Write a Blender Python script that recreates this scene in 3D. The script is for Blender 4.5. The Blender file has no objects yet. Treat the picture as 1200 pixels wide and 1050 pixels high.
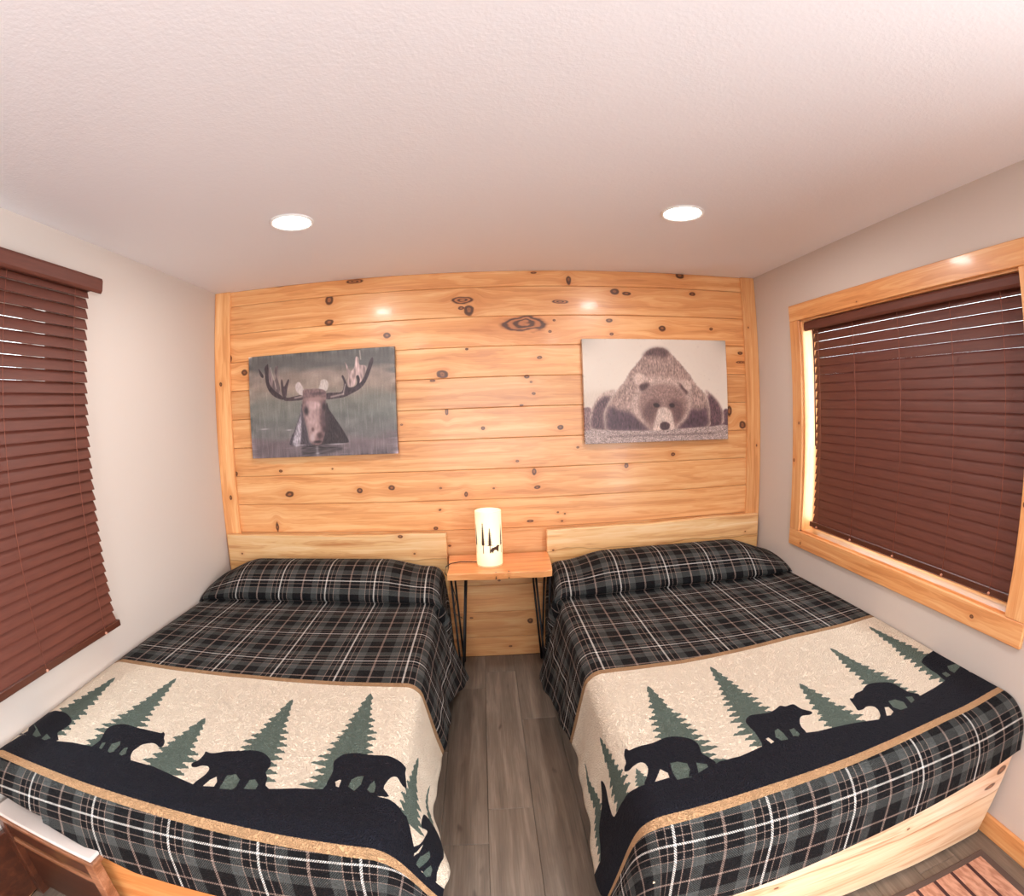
import bpy, bmesh, math, random
import numpy as np
from mathutils import Matrix, Vector

# ------------------------------------------------------------------ camera, world, lights, exposure
scn = bpy.context.scene
col = scn.collection
W = 3.557          # room width (left wall x=0, right wall x=W)
H = 2.44           # ceiling height
REAR = -5.6        # rear wall
CAM = (1.7467, -3.0913, 1.6087); YAW, PITCH, ROLL = .05095, -.08013, -.03268
cd = bpy.data.cameras.new('camera'); cam = bpy.data.objects.new('camera', cd); col.objects.link(cam)
cd.type = 'PANO'; cd.panorama_type = 'FISHEYE_LENS_POLYNOMIAL'
cd.sensor_fit = 'HORIZONTAL'; cd.sensor_width = 36.0
cd.fisheye_polynomial_k0 = 0.0
cd.fisheye_polynomial_k1 = -5.44166437e-02; cd.fisheye_polynomial_k2 = -1.40979e-04
cd.fisheye_polynomial_k3 = 8.728832e-06; cd.fisheye_polynomial_k4 = 6.28357701e-08
cd.fisheye_fov = math.radians(175)
cd.clip_start = .02
fw = Vector((math.sin(YAW)*math.cos(PITCH), math.cos(YAW)*math.cos(PITCH), math.sin(PITCH)))
rt = Vector((math.cos(YAW), -math.sin(YAW), 0)); up = rt.cross(fw)
r2 = rt*math.cos(ROLL)+up*math.sin(ROLL); u2 = -rt*math.sin(ROLL)+up*math.cos(ROLL)
cam.matrix_world = Matrix(((r2.x, u2.x, -fw.x, CAM[0]), (r2.y, u2.y, -fw.y, CAM[1]), (r2.z, u2.z, -fw.z, CAM[2]), (0, 0, 0, 1)))
scn.camera = cam
scn.view_settings.view_transform = 'Standard'; scn.view_settings.look = 'None'
scn.view_settings.gamma = 1.0; scn.view_settings.use_curve_mapping = False
scn.view_settings.exposure = 0.10
scn.cycles.max_bounces = 10; scn.cycles.diffuse_bounces = 6; scn.cycles.glossy_bounces = 4
scn.cycles.transmission_bounces = 6; scn.cycles.use_denoising = True
scn.cycles.sample_clamp_indirect = 6.0
scn.cycles.caustics_reflective = False; scn.cycles.caustics_refractive = False

world = bpy.data.worlds.new('sky'); scn.world = world; world.use_nodes = True
bgn = world.node_tree.nodes['Background']
bgn.inputs[0].default_value = (.86, .93, 1.0, 1); bgn.inputs[1].default_value = 5.0   # bright overcast daylight

DOWN = [(.948, -1.053), (2.624, -1.053), (.948, -3.35), (2.624, -3.35), (1.786, -4.7)]  # first pair is in view; the other three are unseen, added as fill
DOWN_W = [11, 11, 14, 14, 14]
def lamp(name, kind, loc, energy, color, size=None, rot=None, **k):
    l = bpy.data.lights.new(name, kind); o = bpy.data.objects.new(name, l); col.objects.link(o)
    o.location = loc; l.energy = energy; l.color = color
    if size is not None:
        if kind == 'AREA': l.size = size
        else: l.shadow_soft_size = size
    if rot: o.rotation_euler = rot
    for a, b in k.items(): setattr(l, a, b)
    return o
for (x, y), w in zip(DOWN, DOWN_W):
    lamp('downlight_glow', 'AREA', (x, y, H-.016), w, (1.0, .96, .935), .13, shape='DISK')
# daylight through the right and left windows and door; the rear one is added fill
lamp('right_window_daylight', 'AREA', (W+.32, -1.27, 1.5), 34, (.86, .93, 1.0), 1.4, (0, math.radians(90), 0), shape='RECTANGLE', size_y=1.2)
lamp('left_window_daylight', 'AREA', (-.32, -2.25, 1.5), 25, (.86, .93, 1.0), 1.4, (0, math.radians(-90), 0), shape='RECTANGLE', size_y=1.2)
lamp('rear_fill_light', 'AREA', (1.78, REAR-.3, 1.35), 38, (.90, .93, 1.0), 1.9, (math.radians(90), 0, 0), shape='RECTANGLE', size_y=1.5)
lamp('patio_door_daylight', 'AREA', (W+.35, -4.35, 1.1), 235, (.90, .93, 1.0), 1.95, (0, math.radians(90), 0), shape='RECTANGLE', size_y=1.8)
lamp('table_lamp_bulb', 'POINT', (1.745, -.25, .93), 4.5, (1.0, .74, .46), .025)

# ------------------------------------------------------------------ helpers
def s2l(c):
    return tuple(((v/255)/12.92 if v/255 <= .04045 else ((v/255+.055)/1.055)**2.4) for v in c)
def tag(o, label=None, cat=None, group=None, kind=None):
    if label: o['label'] = label
    if cat: o['category'] = cat
    if group: o['group'] = group
    if kind: o['kind'] = kind
    return o
def mesh_obj(name, verts, faces, mat=None, parent=None, smooth=False, loc=None):
    me = bpy.data.meshes.new(name); me.from_pydata([tuple(v) for v in verts], [], [tuple(f) for f in faces]); me.update()
    if mat: me.materials.append(mat)
    if smooth: me.polygons.foreach_set('use_smooth', [True]*len(me.polygons))
    return link(name, me, parent, loc)
def link(name, me, parent=None, loc=None):
    o = bpy.data.objects.new(name, me); col.objects.link(o)
    if parent: o.parent = parent
    if loc: o.location = loc
    return o
def bm_obj(name, bm, mat=None, parent=None, smooth=False, loc=None):
    bmesh.ops.recalc_face_normals(bm, faces=bm.faces)
    me = bpy.data.meshes.new(name); bm.to_mesh(me); bm.free()
    if mat:
        for m in (mat if isinstance(mat, (list, tuple)) else [mat]): me.materials.append(m)
    if smooth: me.polygons.foreach_set('use_smooth', [True]*len(me.polygons))
    return link(name, me, parent, loc)
def add_box(bm, lo, hi, bevel=0, seg=1):
    r = bmesh.ops.create_cube(bm, size=1)
    vs = r['verts']
    for v in vs:
        v.co = Vector([(lo[i]+hi[i])/2+v.co[i]*(hi[i]-lo[i]) for i in range(3)])
    if bevel:
        es = set(e for v in vs for e in v.link_edges)
        bmesh.ops.bevel(bm, geom=list(es), offset=bevel, segments=seg, profile=.5, affect='EDGES')
    return bm
def box(name, lo, hi, mat, parent=None, bevel=0, seg=1, smooth=False):
    """box whose origin is its own centre"""
    c = [(lo[i]+hi[i])/2 for i in range(3)]; bm = bmesh.new()
    add_box(bm, [lo[i]-c[i] for i in range(3)], [hi[i]-c[i] for i in range(3)], bevel, seg)
    o = bm_obj(name, bm, mat, None, smooth)
    o.location = c
    if parent:
        o.parent = parent; o.location = Vector(c)-parent.location
    return o
def empty(name, loc=(0, 0, 0)):
    o = bpy.data.objects.new(name, None); col.objects.link(o); o.location = loc; o.empty_display_size = .1
    return o
def add_tube(bm, pts, r, n=8, cap=True):
    pts = [Vector(p) for p in pts]; rings = []
    rr = r if isinstance(r, (list, tuple)) else [r]*len(pts)
    prev = None
    for i, p in enumerate(pts):
        d = (pts[min(i+1, len(pts)-1)]-pts[max(i-1, 0)]).normalized()
        a = prev if prev is not None else (Vector((0, 0, 1)) if abs(d.z) < .9 else Vector((1, 0, 0)))
        x = d.cross(a)
        if x.length < 1e-4: x = d.cross(Vector((0, 1, 0)))
        x.normalize(); y = x.cross(d).normalized(); prev = y
        rings.append([bm.verts.new(p+(x*math.cos(t)+y*math.sin(t))*rr[i]) for t in [2*math.pi*k/n for k in range(n)]])
    for a, b in zip(rings, rings[1:]):
        for k in range(n): bm.faces.new((a[k], a[(k+1) % n], b[(k+1) % n], b[k]))
    if cap:
        bm.faces.new(rings[0][::-1]); bm.faces.new(rings[-1])
    return bm
def tube(name, pts, r, mat, parent=None, n=8):
    off = parent.location if parent else Vector((0, 0, 0))
    bm = bmesh.new(); add_tube(bm, [Vector(p)-off for p in pts], r, n)
    return bm_obj(name, bm, mat, parent, True)
def lathe(name, prof, mat, parent=None, n=40, loc=(0, 0, 0), closed=False):
    bm = bmesh.new(); rings = []
    for r, z in prof: rings.append([bm.verts.new((r*math.cos(2*math.pi*k/n), r*math.sin(2*math.pi*k/n), z)) for k in range(n)])
    for a, b in zip(rings, rings[1:]):
        for k in range(n): bm.faces.new((a[k], a[(k+1) % n], b[(k+1) % n], b[k]))
    if closed:
        for k in range(n): bm.faces.new((rings[-1][k], rings[-1][(k+1) % n], rings[0][(k+1) % n], rings[0][k]))
    else:
        bm.faces.new(rings[0][::-1]); bm.faces.new(rings[-1])
    o = bm_obj(name, bm, mat, parent, True, loc)
    m = o.modifiers.new('edges', 'EDGE_SPLIT'); m.split_angle = math.radians(50)
    return o

# ------------------------------------------------------------------ materials
class NT:
    def __init__(s, name):
        s.m = bpy.data.materials.new(name); s.m.use_nodes = True; s.t = s.m.node_tree; s.t.nodes.clear()
        s.out = s.t.nodes.new('ShaderNodeOutputMaterial'); s.p = s.t.nodes.new('ShaderNodeBsdfPrincipled')
        s.t.links.new(s.p.outputs[0], s.out.inputs[0])
    def put(s, sock, v):
        if hasattr(v, 'default_value') and hasattr(v, 'links'): s.t.links.new(v, sock)
        elif isinstance(v, (tuple, list)):
            n = len(sock.default_value); v = tuple(v)
            sock.default_value = (v+(1,))[:n] if len(v) < n else v[:n]
        else: sock.default_value = v
    def math(s, op, a, b=None, c=None, clamp=False):
        n = s.t.nodes.new('ShaderNodeMath'); n.operation = op; n.use_clamp = clamp; s.put(n.inputs[0], a)
        if b is not None: s.put(n.inputs[1], b)
        if c is not None: s.put(n.inputs[2], c)
        return n.outputs[0]
    def mix(s, f, a, b, mode='MIX'):
        n = s.t.nodes.new('ShaderNodeMix'); n.data_type = 'RGBA'; n.blend_type = mode; s.put(n.inputs[0], f); s.put(n.inputs[6], a); s.put(n.inputs[7], b); return n.outputs[2]
    def ramp(s, f, stops, interp='LINEAR'):
        n = s.t.nodes.new('ShaderNodeValToRGB'); n.color_ramp.interpolation = interp; e = n.color_ramp.elements
        while len(e) > 1: e.remove(e[-1])
        e[0].position = stops[0][0]; e[0].color = tuple(stops[0][1])[:3]+(1,)
        for p, c in stops[1:]:
            k = e.new(p); k.color = tuple(c)[:3]+(1,)
        s.put(n.inputs[0], f); return n.outputs[0]
    def range(s, v, a, b, c=0., d=1., smooth=True):
        n = s.t.nodes.new('ShaderNodeMapRange'); n.interpolation_type = 'SMOOTHSTEP' if smooth else 'LINEAR'
        s.put(n.inputs[0], v); n.inputs[1].default_value = a; n.inputs[2].default_value = b; n.inputs[3].default_value = c; n.inputs[4].default_value = d
        return n.outputs[0]
    def noise(s, vec, scale, detail=3, rough=.5, dist=0., col=False):
        n = s.t.nodes.new('ShaderNodeTexNoise'); s.put(n.inputs['Vector'], vec); n.inputs['Scale'].default_value = scale
        n.inputs['Detail'].default_value = detail; n.inputs['Roughness'].default_value = rough; n.inputs['Distortion'].default_value = dist
        return n.outputs[1 if col else 0]
    def voro(s, vec, scale, feat='F1'):
        n = s.t.nodes.new('ShaderNodeTexVoronoi'); n.feature = feat; s.put(n.inputs['Vector'], vec); n.inputs['Scale'].default_value = scale; return n.outputs[0]
    def obj(s): return s.t.nodes.new('ShaderNodeTexCoord').outputs['Object']
    def uv(s): return s.t.nodes.new('ShaderNodeTexCoord').outputs['UV']
    def rand(s): return s.t.nodes.new('ShaderNodeObjectInfo').outputs['Random']
    def xyz(s, v):
        n = s.t.nodes.new('ShaderNodeSeparateXYZ'); s.put(n.inputs[0], v); return n.outputs
    def vec(s, x, y, z=0.):
        n = s.t.nodes.new('ShaderNodeCombineXYZ'); s.put(n.inputs[0], x); s.put(n.inputs[1], y); s.put(n.inputs[2], z); return n.outputs[0]
    def bump(s, h, strength=.3, dist=.002):
        n = s.t.nodes.new('ShaderNodeBump'); s.put(n.inputs['Height'], h); n.inputs['Strength'].default_value = strength; n.inputs['Distance'].default_value = dist
        s.t.links.new(n.outputs[0], s.p.inputs['Normal'])
    def set(s, **k):
        for a, b in k.items(): s.put(s.p.inputs[a.replace('_', ' ')], b)
        return s.m
def plain(name, c, rough=.5, **k):
    n = NT(name); return n.set(Base_Color=c, Roughness=rough, **k)

PINE_L, PINE_M, PINE_D = s2l((234, 184, 130)), s2l((219, 154, 97)), s2l((184, 112, 62))
def pine(name, along='X', across='Z', knots=(), light=PINE_L, mid=PINE_M, dark=PINE_D, rough=.32, shift=0., tone=1.0, two=None, rnd=True, coat=.15):
    """varnished pine; knots = [(along, across, half length, half height)] in object coordinates"""
    n = NT(name); o = n.xyz(n.obj()); ix = {'X': 0, 'Y': 1, 'Z': 2}
    L, C = o[ix[along]], o[ix[across]]; T = o[({0, 1, 2}-{ix[along], ix[across]}).pop()]
    rs = n.math('MULTIPLY', n.rand(), 37.0) if rnd else 0.0
    wob = n.noise(n.vec(n.math('ADD', L, n.math('ADD', rs, shift)), n.math('MULTIPLY', C, 3.0), T), 9.0, 2)
    halo = core = rim = None; C2 = C
    for (cx, cy, ra, rb) in knots:
        dx = n.math('DIVIDE', n.math('SUBTRACT', L, cx), ra); dy = n.math('DIVIDE', n.math('SUBTRACT', C, cy), rb)
        dy = n.math('ADD', dy, n.math('MULTIPLY', n.math('SUBTRACT', wob, .5), 1.2))
        d2 = n.math('ADD', n.math('MULTIPLY', dx, dx), n.math('MULTIPLY', dy, dy))
        g = n.math('EXPONENT', n.math('MULTIPLY', d2, -.16))
        C2 = n.math('SUBTRACT', C2, n.math('MULTIPLY', n.math('SUBTRACT', C, cy), n.math('MULTIPLY', g, .8)))
        c = n.range(d2, 1.0, .62)
        halo = g if halo is None else n.math('MAXIMUM', halo, g)
        core = c if core is None else n.math('MAXIMUM', core, c)
        rr = n.math('MULTIPLY', n.math('SUBTRACT', n.math('SINE', n.math('MULTIPLY', n.math('SQRT', d2), 15.0 if ra > .04 else 8.0)), 0.0 if ra > .04 else .75), c if ra > .04 else n.math('MULTIPLY', c, .5))
        rim = rr if rim is None else n.math('ADD', rim, rr)
    A = n.math('ADD', n.math('ADD', L, rs), shift)
    v1 = n.vec(n.math('MULTIPLY', A, .9), n.math('MULTIPLY', C2, 14.0), n.math('MULTIPLY', T, 9.0))
    n1 = n.noise(v1, 1.6, 4, .55, .4)
    v2 = n.vec(n.math('MULTIPLY', A, 4.0), n.math('MULTIPLY', C2, 150.0), n.math('MULTIPLY', T, 60.0))
    n2 = n.noise(v2, 1.0, 3, .6)
    ring = n.math('SINE', n.math('MULTIPLY', n.math('ADD', n.math('MULTIPLY', C2, 9.0), n.math('MULTIPLY', n1, 3.2)), 16.0))
    f = n.math('ADD', n.math('MULTIPLY', n1, 1.15), n.math('ADD', n.math('MULTIPLY', ring, .055), n.math('MULTIPLY', n.math('SUBTRACT', n2, .5), .22)))
    c = n.ramp(f, [(.30, light), (.60, mid), (.95, dark)])
    if rnd:
        k = n.math('ADD', n.math('MULTIPLY', n.rand(), .22), .87*tone); c = n.mix(1.0, c, n.vec(k, n.math('MULTIPLY', k, 1.0), k), 'MULTIPLY')
    if two:
        z0, amp, tcol = two
        wv = n.math('ADD', n.math('SUBTRACT', C, z0), n.math('MULTIPLY', n.math('SUBTRACT', n.noise(n.vec(A, 0., 0.), 2.6, 3), .5), amp))
        c = n.mix(n.math('MULTIPLY', n.range(wv, .004, -.004), .55), c, n.mix(1.0, c, tcol, 'MULTIPLY'))
        line = n.math('MULTIPLY', n.range(n.math('ABSOLUTE', wv), .006, .0), .6); c = n.mix(line, c, s2l((150, 100, 55)))
    rg = rough
    if halo is not None:
        c = n.mix(n.math('MULTIPLY', halo, .38), c, s2l((190, 112, 52)))
        kc = n.mix(n.range(n.math('ADD', rim, n.math('MULTIPLY', n2, .8)), -.4, 1.2), s2l((66, 30, 14)), s2l((176, 106, 60)))
        c = n.mix(n.math('MULTIPLY', core, .93), c, kc)
    n.bump(n.math('ADD', n.math('MULTIPLY', n2, .5), f), .10, .0015)
    n.set(Base_Color=c, Roughness=rg); n.p.inputs['Coat Weight'].default_value = coat; n.p.inputs['Coat Roughness'].default_value = .12
    return n.m

def paint(name, c, scale=220, strength=.12, rough=.7):
    n = NT(name); o = n.obj()
    h = n.math('ADD', n.noise(o, scale, 3), n.math('MULTIPLY', n.noise(o, scale*.28, 2), .8))
    n.bump(h, strength, .002)
    v = n.noise(o, 1.3, 2); cc = n.mix(n.math('MULTIPLY', v, .12), c, tuple(x*.86 for x in c))
    return n.set(Base_Color=cc, Roughness=rough)
M_WALL = paint('greige_wall_paint', s2l((203, 191, 182)), 260, .10)
M_CEIL = paint('white_ceiling_texture', s2l((236, 234, 237)), 110, .32)
M_BLACK = plain('black_metal', s2l((22, 20, 22)), .35, Metallic=.6)
M_WHITE = plain('white_plastic', s2l((235, 232, 228)), .4)
M_DARKGAP = plain('dark_gap', s2l((60, 40, 24)), .9)
def emit(name, c, k):
    n = NT(name); n.set(Base_Color=(0, 0, 0), Emission_Color=c, Emission_Strength=k); return n.m
M_LED = emit('downlight_diffuser_lit', (1, .96, .92), 14)

def blind_mat():
    n = NT('mahogany_faux_wood'); o = n.xyz(n.obj())
    g = n.noise(n.vec(n.math('MULTIPLY', o[0], 30.), n.math('ADD', n.math('MULTIPLY', o[1], 3.), n.math('MULTIPLY', n.rand(), 20.)), n.math('MULTIPLY', o[2], 30.)), 3., 4)
    c = n.mix(g, s2l((104, 54, 40)), s2l((80, 38, 28)))
    n.bump(g, .05, .001); return n.set(Base_Color=c, Roughness=.58)
M_BLIND = blind_mat()
M_BLIND_DARK = plain('dark_walnut_rail', s2l((78, 40, 28)), .35)
M_CORD = plain('brown_ladder_cord', s2l((128, 70, 52)), .8)
M_TASSEL = plain('pale_cord_plug', s2l((190, 130, 105)), .5)
# ------------------------------------------------------------------ the room shell
def shell(name, boxes, mat, kind='structure'):
    bm = bmesh.new()
    for lo, hi in boxes: add_box(bm, lo, hi)
    o = bm_obj(name, bm, mat); tag(o, kind=kind); return o
WY0, WY1, WZ0, WZ1 = -.533, -2.002, .851, 2.078           # right window opening
LY0, LY1, LZ0, LZ1 = -1.50, -2.95, .80, 2.12              # left window opening
T = .16
DY0, DY1, DZ = -3.45, -5.25, 2.05                        # glazed patio door in the right wall, behind the camera
shell('wall_right', [((W, REAR, -.05), (W+T, DY1, H)), ((W, DY1, DZ), (W+T, DY0, H)), ((W, DY0, -.05), (W+T, WY1, H)), ((W, WY0, -.05), (W+T, .2, H)), ((W, WY1, WZ1), (W+T, WY0, H)), ((W, WY1, -.05), (W+T, WY0, WZ0))], M_WALL)
shell('wall_left', [((-T, REAR, -.05), (0, LY1, H)), ((-T, LY0, -.05), (0, .2, H)), ((-T, LY1, LZ1), (0, LY0, H)), ((-T, LY1, -.05), (0, LY0, LZ0))], M_WALL)
RX0, RX1, RZ0, RZ1 = .8, 2.75, .6, 2.1
shell('wall_rear', [((-T, REAR-T, -.05), (RX0, REAR, H)), ((RX1, REAR-T, -.05), (W+T, REAR, H)), ((RX0, REAR-T, RZ1), (RX1, REAR, H)), ((RX0, REAR-T, -.05), (RX1, REAR, RZ0))], M_WALL)
shell('ceiling', [((-T, REAR-T, H), (W+T, .2, H+.08))], M_CEIL)

def groove_floor():
    n = NT('dark_subfloor'); return n.set(Base_Color=s2l((40, 34, 30)), Roughness=.9)
floor = tag(box('floor', (-T, REAR-T, -.06), (W+T, .2, -.008), groove_floor()), kind='structure')
def floor_mat():
    n = NT('grey_brown_vinyl_plank'); o = n.xyz(n.obj()); r = n.rand()
    A = n.math('ADD', o[1], n.math('MULTIPLY', r, 31.)); C = n.math('ADD', o[0], n.math('MULTIPLY', r, 7.))
    n1 = n.noise(n.vec(n.math('MULTIPLY', A, 1.3), n.math('MULTIPLY', C, 16.), 0.), 1.5, 5, .6, .5)
    n2 = n.noise(n.vec(n.math('MULTIPLY', A, 6.), n.math('MULTIPLY', C, 190.), 0.), 1., 3)
    k = n.noise(n.vec(n.math('MULTIPLY', A, 3.), n.math('MULTIPLY', C, 9.), 3.), 1.6, 2)
    f = n.math('ADD', n1, n.math('MULTIPLY', n.math('SUBTRACT', n2, .5), .4))
    c = n.ramp(f, [(.25, s2l((138, 122, 108))), (.5, s2l((112, 98, 86))), (.8, s2l((84, 72, 62)))])
    c = n.mix(n.range(k, .66, .78), c, s2l((64, 52, 44)))
    b = n.math('ADD', n.math('MULTIPLY', r, .24), .86); c = n.mix(1., c, n.vec(b, b, b), 'MULTIPLY')
    n.bump(n2, .12, .001); return n.set(Base_Color=c, Roughness=.42)
M_FLOOR = floor_mat()
random.seed(4)
me_cache = {}
FW = .185
x = 1.685-FW*10; j = 0
while x < W:
    x0, x1 = max(x, 0), min(x+FW, W)
    if x1-x0 > .02:
        y = .0+(-.42 if j == 9 else [0, .38, -.75, .2, -.5][j % 5])
        if abs(x-1.685) < .01: y = -1.44+1.22
        if abs(x-1.87) < .01: y = -.762+1.22
        if y < 0: y += 1.22
        while y > REAR:
            y0, y1 = max(y-1.22, REAR), min(y, 0.)
            if y1-y0 > .03:
                key = (round(x1-x0, 3), round(y1-y0, 3))
                if key not in me_cache:
                    bm = bmesh.new(); add_box(bm, (-(x1-x0)/2+.0006, -(y1-y0)/2+.0006, -.008), ((x1-x0)/2-.0006, (y1-y0)/2-.0006, 0), .0012)
                    bmesh.ops.recalc_face_normals(bm, faces=bm.faces)
                    me = bpy.data.meshes.new('floor_plank'); bm.to_mesh(me); bm.free(); me.materials.append(M_FLOOR); me_cache[key] = me
                o = link('floor_plank', me_cache[key], floor); o.location = Vector(((x0+x1)/2, (y0+y1)/2, 0))-floor.location
            y -= 1.22
    x += FW; j += 1

# back wall of horizontal pine boards; knots where the photograph has them
KNOTS = [[0.969,2.423,0.0581,0.0181],[0.805,2.316,0.0279,0.0341],[0.28,2.328,0.0145,0.0116],[0.322,2.241,0.0093,0.0074],[0.805,2.177,0.031,0.0217],[1.635,2.263,0.071,0.0258],[1.627,2.213,0.0207,0.0129],[1.673,2.2,0.031,0.0434],[1.401,2.223,0.009,0.0072],[1.172,2.066,0.0248,0.0217],[0.722,2.075,0.0062,0.005],[1.654,1.961,0.0103,0.0083],[1.504,1.816,0.0362,0.0258],[1.444,1.779,0.0181,0.0077],[0.11,2.003,0.0155,0.031],[0.215,1.902,0.0235,0.0235],[0.442,1.269,0.0139,0.0108],[0.111,1.259,0.0181,0.0181],[0.794,1.273,0.0065,0.0052],[1.523,1.593,0.0103,0.0258],[1.247,1.525,0.009,0.0072],[0.467,2.443,0.0465,0.0093],[2.0,2.104,0.1488,0.0538],[2.07,2.424,0.0198,0.0085],[3.016,2.429,0.0306,0.0204],[2.571,2.306,0.0312,0.0227],[2.648,2.296,0.0306,0.0136],[2.654,2.261,0.0102,0.0082],[2.226,2.239,0.0538,0.0142],[2.263,2.243,0.0142,0.0113],[1.989,2.222,0.0099,0.0079],[1.922,2.18,0.0198,0.0085],[1.985,2.19,0.0085,0.0068],[2.215,2.168,0.017,0.0068],[2.527,2.121,0.0227,0.0142],[2.871,2.076,0.0255,0.0187],[2.538,2.039,0.0136,0.0119],[2.594,2.073,0.0085,0.0068],[2.184,2.125,0.0099,0.0079],[2.156,2.056,0.0113,0.0099],[2.903,2.246,0.0142,0.0113],[3.095,2.309,0.0238,0.0153],[3.215,2.082,0.0136,0.0109],[3.423,1.928,0.0204,0.0136],[3.429,1.868,0.0425,0.0102],[2.087,1.898,0.017,0.0136],[2.006,1.783,0.017,0.0119],[2.031,1.751,0.0085,0.0068],[2.044,1.681,0.0128,0.0099],[1.969,1.613,0.0128,0.0071],[1.736,1.484,0.0128,0.0113],[2.199,1.475,0.0198,0.0156],[2.303,1.351,0.0099,0.0085],[2.921,1.283,0.0153,0.0136],[1.934,1.28,0.0113,0.0085],[2.033,1.215,0.0142,0.0283],[2.608,1.228,0.0142,0.0198],[3.327,1.551,0.0204,0.0425],[3.427,1.454,0.0255,0.0306],[2.284,2.377,0.017,0.034],[0.49,1.119,0.031,0.0217],[0.962,1.132,0.0201,0.0186],[1.165,1.144,0.0217,0.0155],[1.47,1.132,0.0065,0.0052],[0.382,0.905,0.0124,0.0341],[1.423,0.886,0.0155,0.0142],[1.454,0.999,0.0077,0.0062],[1.619,1.093,0.0119,0.0178],[1.467,1.134,0.0089,0.0071],[1.787,1.122,0.0074,0.0059],[2.049,1.119,0.0208,0.0119],[1.457,1.001,0.0074,0.0059],[1.502,0.773,0.0104,0.0074],[2.001,0.91,0.0223,0.0099],[2.172,0.956,0.0074,0.0059],[2.215,0.945,0.005,0.004],[2.197,0.9,0.0087,0.0069],[1.797,0.533,0.0099,0.0079],[1.61,0.283,0.0124,0.0074],[1.985,0.246,0.0198,0.0198],[1.853,0.066,0.0124,0.0074]]
wb = tag(box('wall_back', (-T, .02, -.05), (W+T, .2, H), M_DARKGAP), kind='structure')
P0 = 2.3397; PP = .18349
edges = [H, P0]+[P0-PP*i for i in range(1, 13)]+[0.0]
for i in range(len(edges)-1):
    z1, z0 = edges[i], edges[i+1]; zc = (z0+z1)/2
    ks = [(k[0]-W/2, k[1]-zc, max(k[2]*1.08, .007), max(k[3]*1.0, .006)) for k in KNOTS if z0-.01 < k[1] < z1+.01]
    ks = sorted(ks, key=lambda k: -k[2]*k[3])[:9]
    m = pine('pine_board_%d' % i, 'X', 'Z', ks, shift=i*3.7)
    b = box('plank', (.02, .0+random.uniform(-.0006, .0006), z0+.0008), (W-.02, .0195, z1-.0008), m, wb, .0028)
M_TRIM_V = [pine('pine_corner_%d' % i, 'Z', 'X', k, shift=9+i*4, tone=1.02) for i, k in enumerate([[(.62, -.012, .016, .011), (-.113, .012, .018, .013)], [(.88, -.02, .008, .006), (.1, .02, .01, .007)]])]
for nm, xa, xb, m in (('trim_1', .0, .116, M_TRIM_V[0]), ('trim_2', 3.453, W, M_TRIM_V[1])):
    tag(box(nm, (xa+.001, -.021, .0), (xb-.001, -.0005, H-.001), m, None, .003), kind='structure')
M_BASE = pine('pine_baseboard', 'Y', 'Z', [], shift=2, tone=.95)
tag(box('baseboard_right', (W-.019, DY0, 0), (W-.0005, -.03, .085), M_BASE, None, .003), kind='structure')
tag(box('baseboard_left', (.0005, REAR, 0), (.019, -.03, .085), M_BASE, None, .003), kind='structure')

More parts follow.
